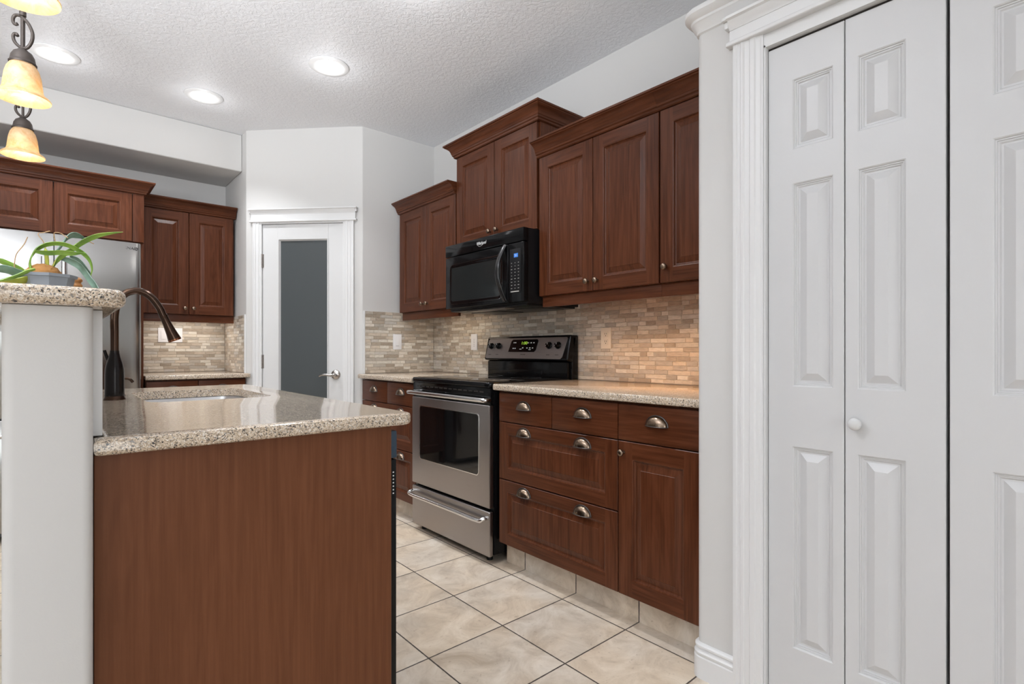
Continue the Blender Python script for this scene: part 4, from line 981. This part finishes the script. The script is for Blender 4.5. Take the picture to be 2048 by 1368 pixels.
for dv in (0.021, -0.021):
    bm = bmesh.new(); fbox(bm, FS, -1.878-0.016, -1.878+0.016, 1.150+dv-0.0145, 1.150+dv+0.0145, nt_+0.0055, nt_+0.0075, 0.001); so = obj('socket', bm, M['plate_ivory'], s)
    bm = bmesh.new()
    for du in (-0.006, 0.006): fbox(bm, FS, -1.878+du-0.0011, -1.878+du+0.0011, 1.150+dv-0.001, 1.150+dv+0.008, nt_+0.007, nt_+0.0079)
    lathe(bm, [(0.0026, 0), (0, 0.0002)], FS.p(-1.878, 1.150+dv-0.007, nt_+0.0077), FS.N, 12); obj('slot', bm, M['slot'], so)
s = plate(FB, 0.708, 1.203, nt_, 0.162, 0.112, 'switch_plate', M['plate'], 'wide white switch plate on the back mosaic behind the faucet head', 'switch plate')
for du in (-0.046, 0, 0.046):
    bm = bmesh.new(); fbox(bm, FB, 0.708+du-0.0165, 0.708+du+0.0165, 1.170, 1.236, nt_+0.0055, nt_+0.0085, 0.001); obj('rocker', bm, M['plate'], s)
# under cabinet puck
bm = bmesh.new(); lathe(bm, [(0, 0), (0.030, 0), (0.034, 0.004), (0.034, 0.016), (0, 0.016)], (2.09, 1.262, 1.3515), seg=24)
uc = tag(obj('puck_light', bm, M['plate']), 'small white puck light under the wall cabinet right of the range', 'light')
# a strip lamp under the right cabinets
area('under_cabinet_lamp_and_fill', (2.06, 1.45, 1.345), (0, 0, 0), 0.05, 0.85, 2.5, (1.0, 0.47, 0.10), math.radians(128))
area('under_cabinet_lamp_and_fill', (0.78, 4.70, 1.335), (0, 0, 0), 0.45, 0.05, 1.6, (1.0, 0.93, 0.85))  # added fill under the back cabinet, brightens the dim backsplash
area('under_cabinet_lamp_and_fill', (2.13, 3.15, 1.356), (0, 0, 0), 0.06, 0.45, 0.8, (1.0, 0.85, 0.66))

# ------------------------------------------------------------------ recessed ceiling lights
for i, (x, y, lb) in enumerate(((0.019, 3.87, 'recessed ceiling light behind the pendants, nearest the soffit at left'), (0.746, 3.88, 'recessed ceiling light in front of the soffit corner'), (1.212, 3.0, 'recessed ceiling light nearest the stove wall, highest in the picture'), (1.212, 2.05, 'added unseen recessed ceiling light above the aisle, out of the picture at the top'))):  # last one is an added unseen light that brightens the aisle floor
    t = thing('recessed_light', (x, y, CEIL-0.012), lb, 'ceiling light', 'recessed ceiling lights')
    bm = bmesh.new(); lathe(bm, [(0.110, CEIL-0.0005), (0.110, CEIL-0.004), (0.104, CEIL-0.007), (0.085, CEIL-0.009), (0.066, CEIL-0.004), (0.066, CEIL-0.0005)], (x, y, 0), seg=40); obj('trim_ring', bm, M['trim'], t, ang=50)
    bm = bmesh.new(); lathe(bm, [(0.0655, CEIL-0.005), (0.055, CEIL-0.012), (0.035, CEIL-0.017), (0, CEIL-0.020)], (x, y, 0), seg=32); obj('diffuser', bm, M['lamp'], t, ang=60)
    area('recessed_lamp', (x, y, CEIL-0.03), (0, 0, 0), 0.12, 0.12, 6.5, (0.95, 0.97, 1.0), math.radians(108), 'DISK')
    pl = bpy.data.lights.new('recessed_glow', 'POINT'); pl.energy = 0.75; pl.color = (0.97, 0.98, 1.0); pl.shadow_soft_size = 0.045
    po = bpy.data.objects.new('recessed_glow', pl); C.objects.link(po); po.location = (x, y, CEIL-0.14)

# ------------------------------------------------------------------ pendants
RA = Vector((math.cos(0.7155), -math.sin(0.7155), 0))
def pendant(x, y, label):
    z = 1.875; t = thing('pendant_light', (x, y, z), label, 'pendant light', 'bell pendants over the bar')
    bm = bmesh.new()
    lathe(bm, [(0.0695, 0.000), (0.0700, 0.004), (0.0655, 0.010), (0.0580, 0.015), (0.0525, 0.021), (0.0495, 0.030), (0.0475, 0.050), (0.0450, 0.072), (0.0400, 0.093), (0.0320, 0.108), (0.0240, 0.114), (0.0225, 0.111), (0.0300, 0.105), (0.0380, 0.091), (0.0428, 0.071), (0.0453, 0.050), (0.0473, 0.030), (0.0503, 0.020), (0.0560, 0.0125), (0.0640, 0.0065), (0.0695, 0.000)], (x, y, z), seg=40)
    obj('shade', bm, M['shade'], t, ang=70)
    bm = bmesh.new(); lathe(bm, [(0.034, 0.108), (0.035, 0.113), (0.032, 0.116), (0.031, 0.122), (0.029, 0.134), (0.023, 0.146), (0.015, 0.152), (0.009, 0.158), (0, 0.160)], (x, y, z), seg=28)
    obj('cap', bm, M['iron'], t, ang=50)
    O = Vector((x, y, z+0.160)); fa, fz2 = 3.0e-4, 4.1e-4
    zp = [(130, 215), (106, 218), (84, 200), (84, 168), (108, 148), (150, 150), (205, 180), (255, 228), (288, 290), (280, 350), (235, 398), (180, 402), (130, 378), (95, 345), (84, 312), (95, 292), (118, 292), (130, 308)]
    bm = bmesh.new(); tube(bm, smooth_path([O+RA*((q[0]-185)*fa)+Vector((0, 0, (405-q[1])*fz2)) for q in zp], 4), 0.0048, 10); obj('scroll', bm, M['iron'], t, ang=50)
    bm = bmesh.new(); tube(bm, [(x, y, z+0.155), (x, y, z+0.262)], 0.0045, 10); tube(bm, [(x, y, z+0.262), (x, y, z+0.275)], 0.009, 12); tube(bm, [(x, y, z+0.27), (x, y, CEIL-0.02)], 0.0075, 12); obj('rod', bm, M['iron'], t, ang=50)
    bm = bmesh.new(); lathe(bm, [(0, CEIL-0.03), (0.02, CEIL-0.03), (0.055, CEIL-0.012), (0.06, CEIL-0.0005), (0, CEIL-0.0005)], (x, y, 0), seg=28); obj('canopy', bm, M['iron'], t, ang=50)
    bm = bmesh.new(); lathe(bm, [(0, 0.022), (0.012, 0.025), (0.019, 0.036), (0.019, 0.05), (0.012, 0.066), (0.01, 0.095), (0, 0.095)], (x, y, z), seg=20); obj('bulb', bm, simple('warm_bulb', (1, 0.95, 0.85), 0.4, emit=(1.0, 0.80, 0.52), estr=3), t, ang=60)
    l = bpy.data.lights.new('pendant_lamp', 'POINT'); l.energy = 0.75; l.color = (1.0, 0.80, 0.52); l.shadow_soft_size = 0.008
    lo_ = bpy.data.objects.new('pendant_lamp', l); C.objects.link(lo_); lo_.location = (x, y, z+0.012)
    return t
pendant(-0.085, 2.95, 'farthest amber glass bell pendant, lowest in the picture')
pendant(-0.066, 2.28, 'middle amber glass bell pendant over the raised bar')
pendant(-0.050, 1.62, 'nearest amber glass bell pendant, cut off by the top edge')

# ------------------------------------------------------------------ orchid on the bar
f_px, yaw = 1062.05, 0.7155
def at(px, py, Y):
    u = (px-1024)/f_px; v = (701.72-py)/f_px
    d = Vector((math.sin(yaw)+u*math.cos(yaw), math.cos(yaw)-u*math.sin(yaw), v)); d = d*(Y/d.y)
    return Vector((d.x, d.y, d.z+CAMZ))
PY = 1.75; BT = 1.1927
pc = at(98, 560, PY)
t = thing('potted_orchid', (pc.x, PY, BT), 'leggy green orchid in a small faceted grey pot on the bar', 'plant')
bm = bmesh.new(); lathe(bm, [(0, 0.0), (0.036, 0.0), (0.050, 0.068), (0.055, 0.069), (0.056, 0.076), (0.049, 0.076), (0.046, 0.066), (0, 0.064)], (pc.x, PY, BT), seg=8); obj('pot', bm, M['pot'], t, smooth=False)
bm = bmesh.new(); bmesh.ops.create_icosphere(bm, subdivisions=4, radius=1)
rnd = random.Random(2)
for v in bm.verts: v.co = Vector((pc.x-0.010+v.co.x*0.036, PY+v.co.y*0.036, BT+0.072+v.co.z*0.030))+Vector((rnd.uniform(-1, 1), rnd.uniform(-1, 1), rnd.uniform(-1, 1)))*0.0012
obj('bark', bm, M['moss'], t)
def ribbon(pts, wid, mat, name, fold=0.25, tip=True, lean=(0.35, -0.93, 0)):
    P = smooth_path(pts, 5); n = len(P); bm = bmesh.new(); rows = []
    side0 = Vector((0.25, -0.55, 0.78)).normalized()
    for i, p in enumerate(P):
        tt = (P[min(i+1, n-1)]-P[max(i-1, 0)]).normalized()
        sd = (side0-tt*side0.dot(tt))
        if sd.length < 0.2: sd = Vector((0.6, -0.8, 0))-tt*Vector((0.6, -0.8, 0)).dot(tt)
        sd.normalize(); nn = tt.cross(sd)
        s_ = i/(n-1); k = min(1, 0.55+2.2*s_)*(min(1, (1-s_)*3.2+0.06) if tip else 1); w2 = wid*k
        th = 0.0011
        row = []
        for a, dz in ((-1, 0), (-0.5, -fold*0.6), (0, -fold), (0.5, -fold*0.6), (1, 0)): row.append(p+sd*(a*w2)+nn*(dz*w2)+nn*th)
        for a, dz in ((1, 0), (0.5, -fold*0.6), (0, -fold), (-0.5, -fold*0.6), (-1, 0)): row.append(p+sd*(a*w2*0.97)+nn*(dz*w2)-nn*th)
        rows.append([bm.verts.new(q) for q in row])
    for A, B in zip(rows, rows[1:]):
        for j in range(10): bm.faces.new((A[j], A[(j+1) % 10], B[(j+1) % 10], B[j]))
    bm.faces.new(rows[0][::-1]); bm.faces.new(rows[-1])
    return obj(name, bm, mat, t, ang=60)
def leafpx(pp, wid, mat, y0=PY, y1=PY, name='leaf', **k):
    n = len(pp); ribbon([at(a, b, y0+(y1-y0)*i/(n-1)) for i, (a, b) in enumerate(pp)], wid, mat, name, **k)
leafpx([(104, 538), (114, 522), (127, 510), (143, 500), (160, 488), (176, 479), (197, 471), (222, 466.5), (246, 464)], 0.0062, M['leaf'], PY, PY-0.05)
leafpx([(112, 505), (124, 490), (133, 477), (145, 470), (160, 473), (173, 480)], 0.0085, M['leaf_b'], PY+0.03, PY+0.06)
leafpx([(62, 540), (60, 524), (70, 503), (88, 491), (112, 487), (133, 490), (152, 498), (169, 509), (180, 523), (184, 540), (179, 557)], 0.0052, M['leaf'], PY-0.02, PY-0.03)
leafpx([(70, 503), (95, 506), (121, 505), (146, 507), (171, 506)], 0.0060, M['leaf'], PY-0.03, PY-0.05)
leafpx([(95, 540), (94, 522), (92, 505), (90, 496)], 0.0068, M['leaf_y'], PY-0.005, PY)
leafpx([(102, 541), (112, 524), (126, 511), (140, 500)], 0.0080, M['leaf_y'], PY-0.005, PY)
leafpx([(122, 516), (140, 522), (158, 532), (171, 547), (180, 560), (188, 570), (195, 582)], 0.0085, M['leaf_b'], PY, PY-0.06, tip=False)
leafpx([(140, 512), (156, 520), (168, 534), (178, 548), (183, 556)], 0.0055, M['leaf_b'], PY+0.01, PY+0.02)
leafpx([(55, 548), (38, 538), (22, 530), (0, 521), (-16, 516)], 0.0072, M['leaf'], PY+0.01, PY+0.03)
leafpx([(56, 550), (38, 547), (18, 540), (0, 537), (-14, 537)], 0.0105, M['leaf_b'], PY-0.01, PY-0.02)
leafpx([(70, 538), (52, 544), (34, 552), (16, 558), (-8, 563)], 0.0050, M['leaf'], PY-0.04, PY-0.05)
leafpx([(58, 556), (40, 563), (20, 565), (-8, 562)], 0.0110, M['leaf_y'], PY-0.02, PY-0.03)
for pp in ([(30, 545), (29, 528), (33, 508), (48, 489), (55, 474)], [(92, 500), (87, 484), (76, 468), (88, 465), (100, 462)], [(112, 490), (108, 468), (114, 465), (122, 467), (130, 472), (136, 476)], [(170, 482), (180, 484), (188, 488)]):
    P_ = smooth_path([at(a, b, PY+0.01) for a, b in pp], 4); bm = bmesh.new(); tube(bm, P_, 0.0011, 6); obj('dry_stalk', bm, M['dry'], t, ang=60)
# small turned wooden dish stack behind the pot
pw = at(153, 570, 1.93)
bm = bmesh.new(); lathe(bm, [(0, 0)] + [q for k in range(6) for q in ((0.0105, 0.002+k*0.0155), (0.0135, 0.006+k*0.0155), (0.0135, 0.010+k*0.0155), (0.0105, 0.0145+k*0.0155))] + [(0, 0.096)], (pw.x, 1.93, BT), seg=24)
tag(obj('honey_dipper', bm, M['bamboo'], ang=40), 'small ridged brown wooden piece behind the grey pot on the bar', 'ornament')
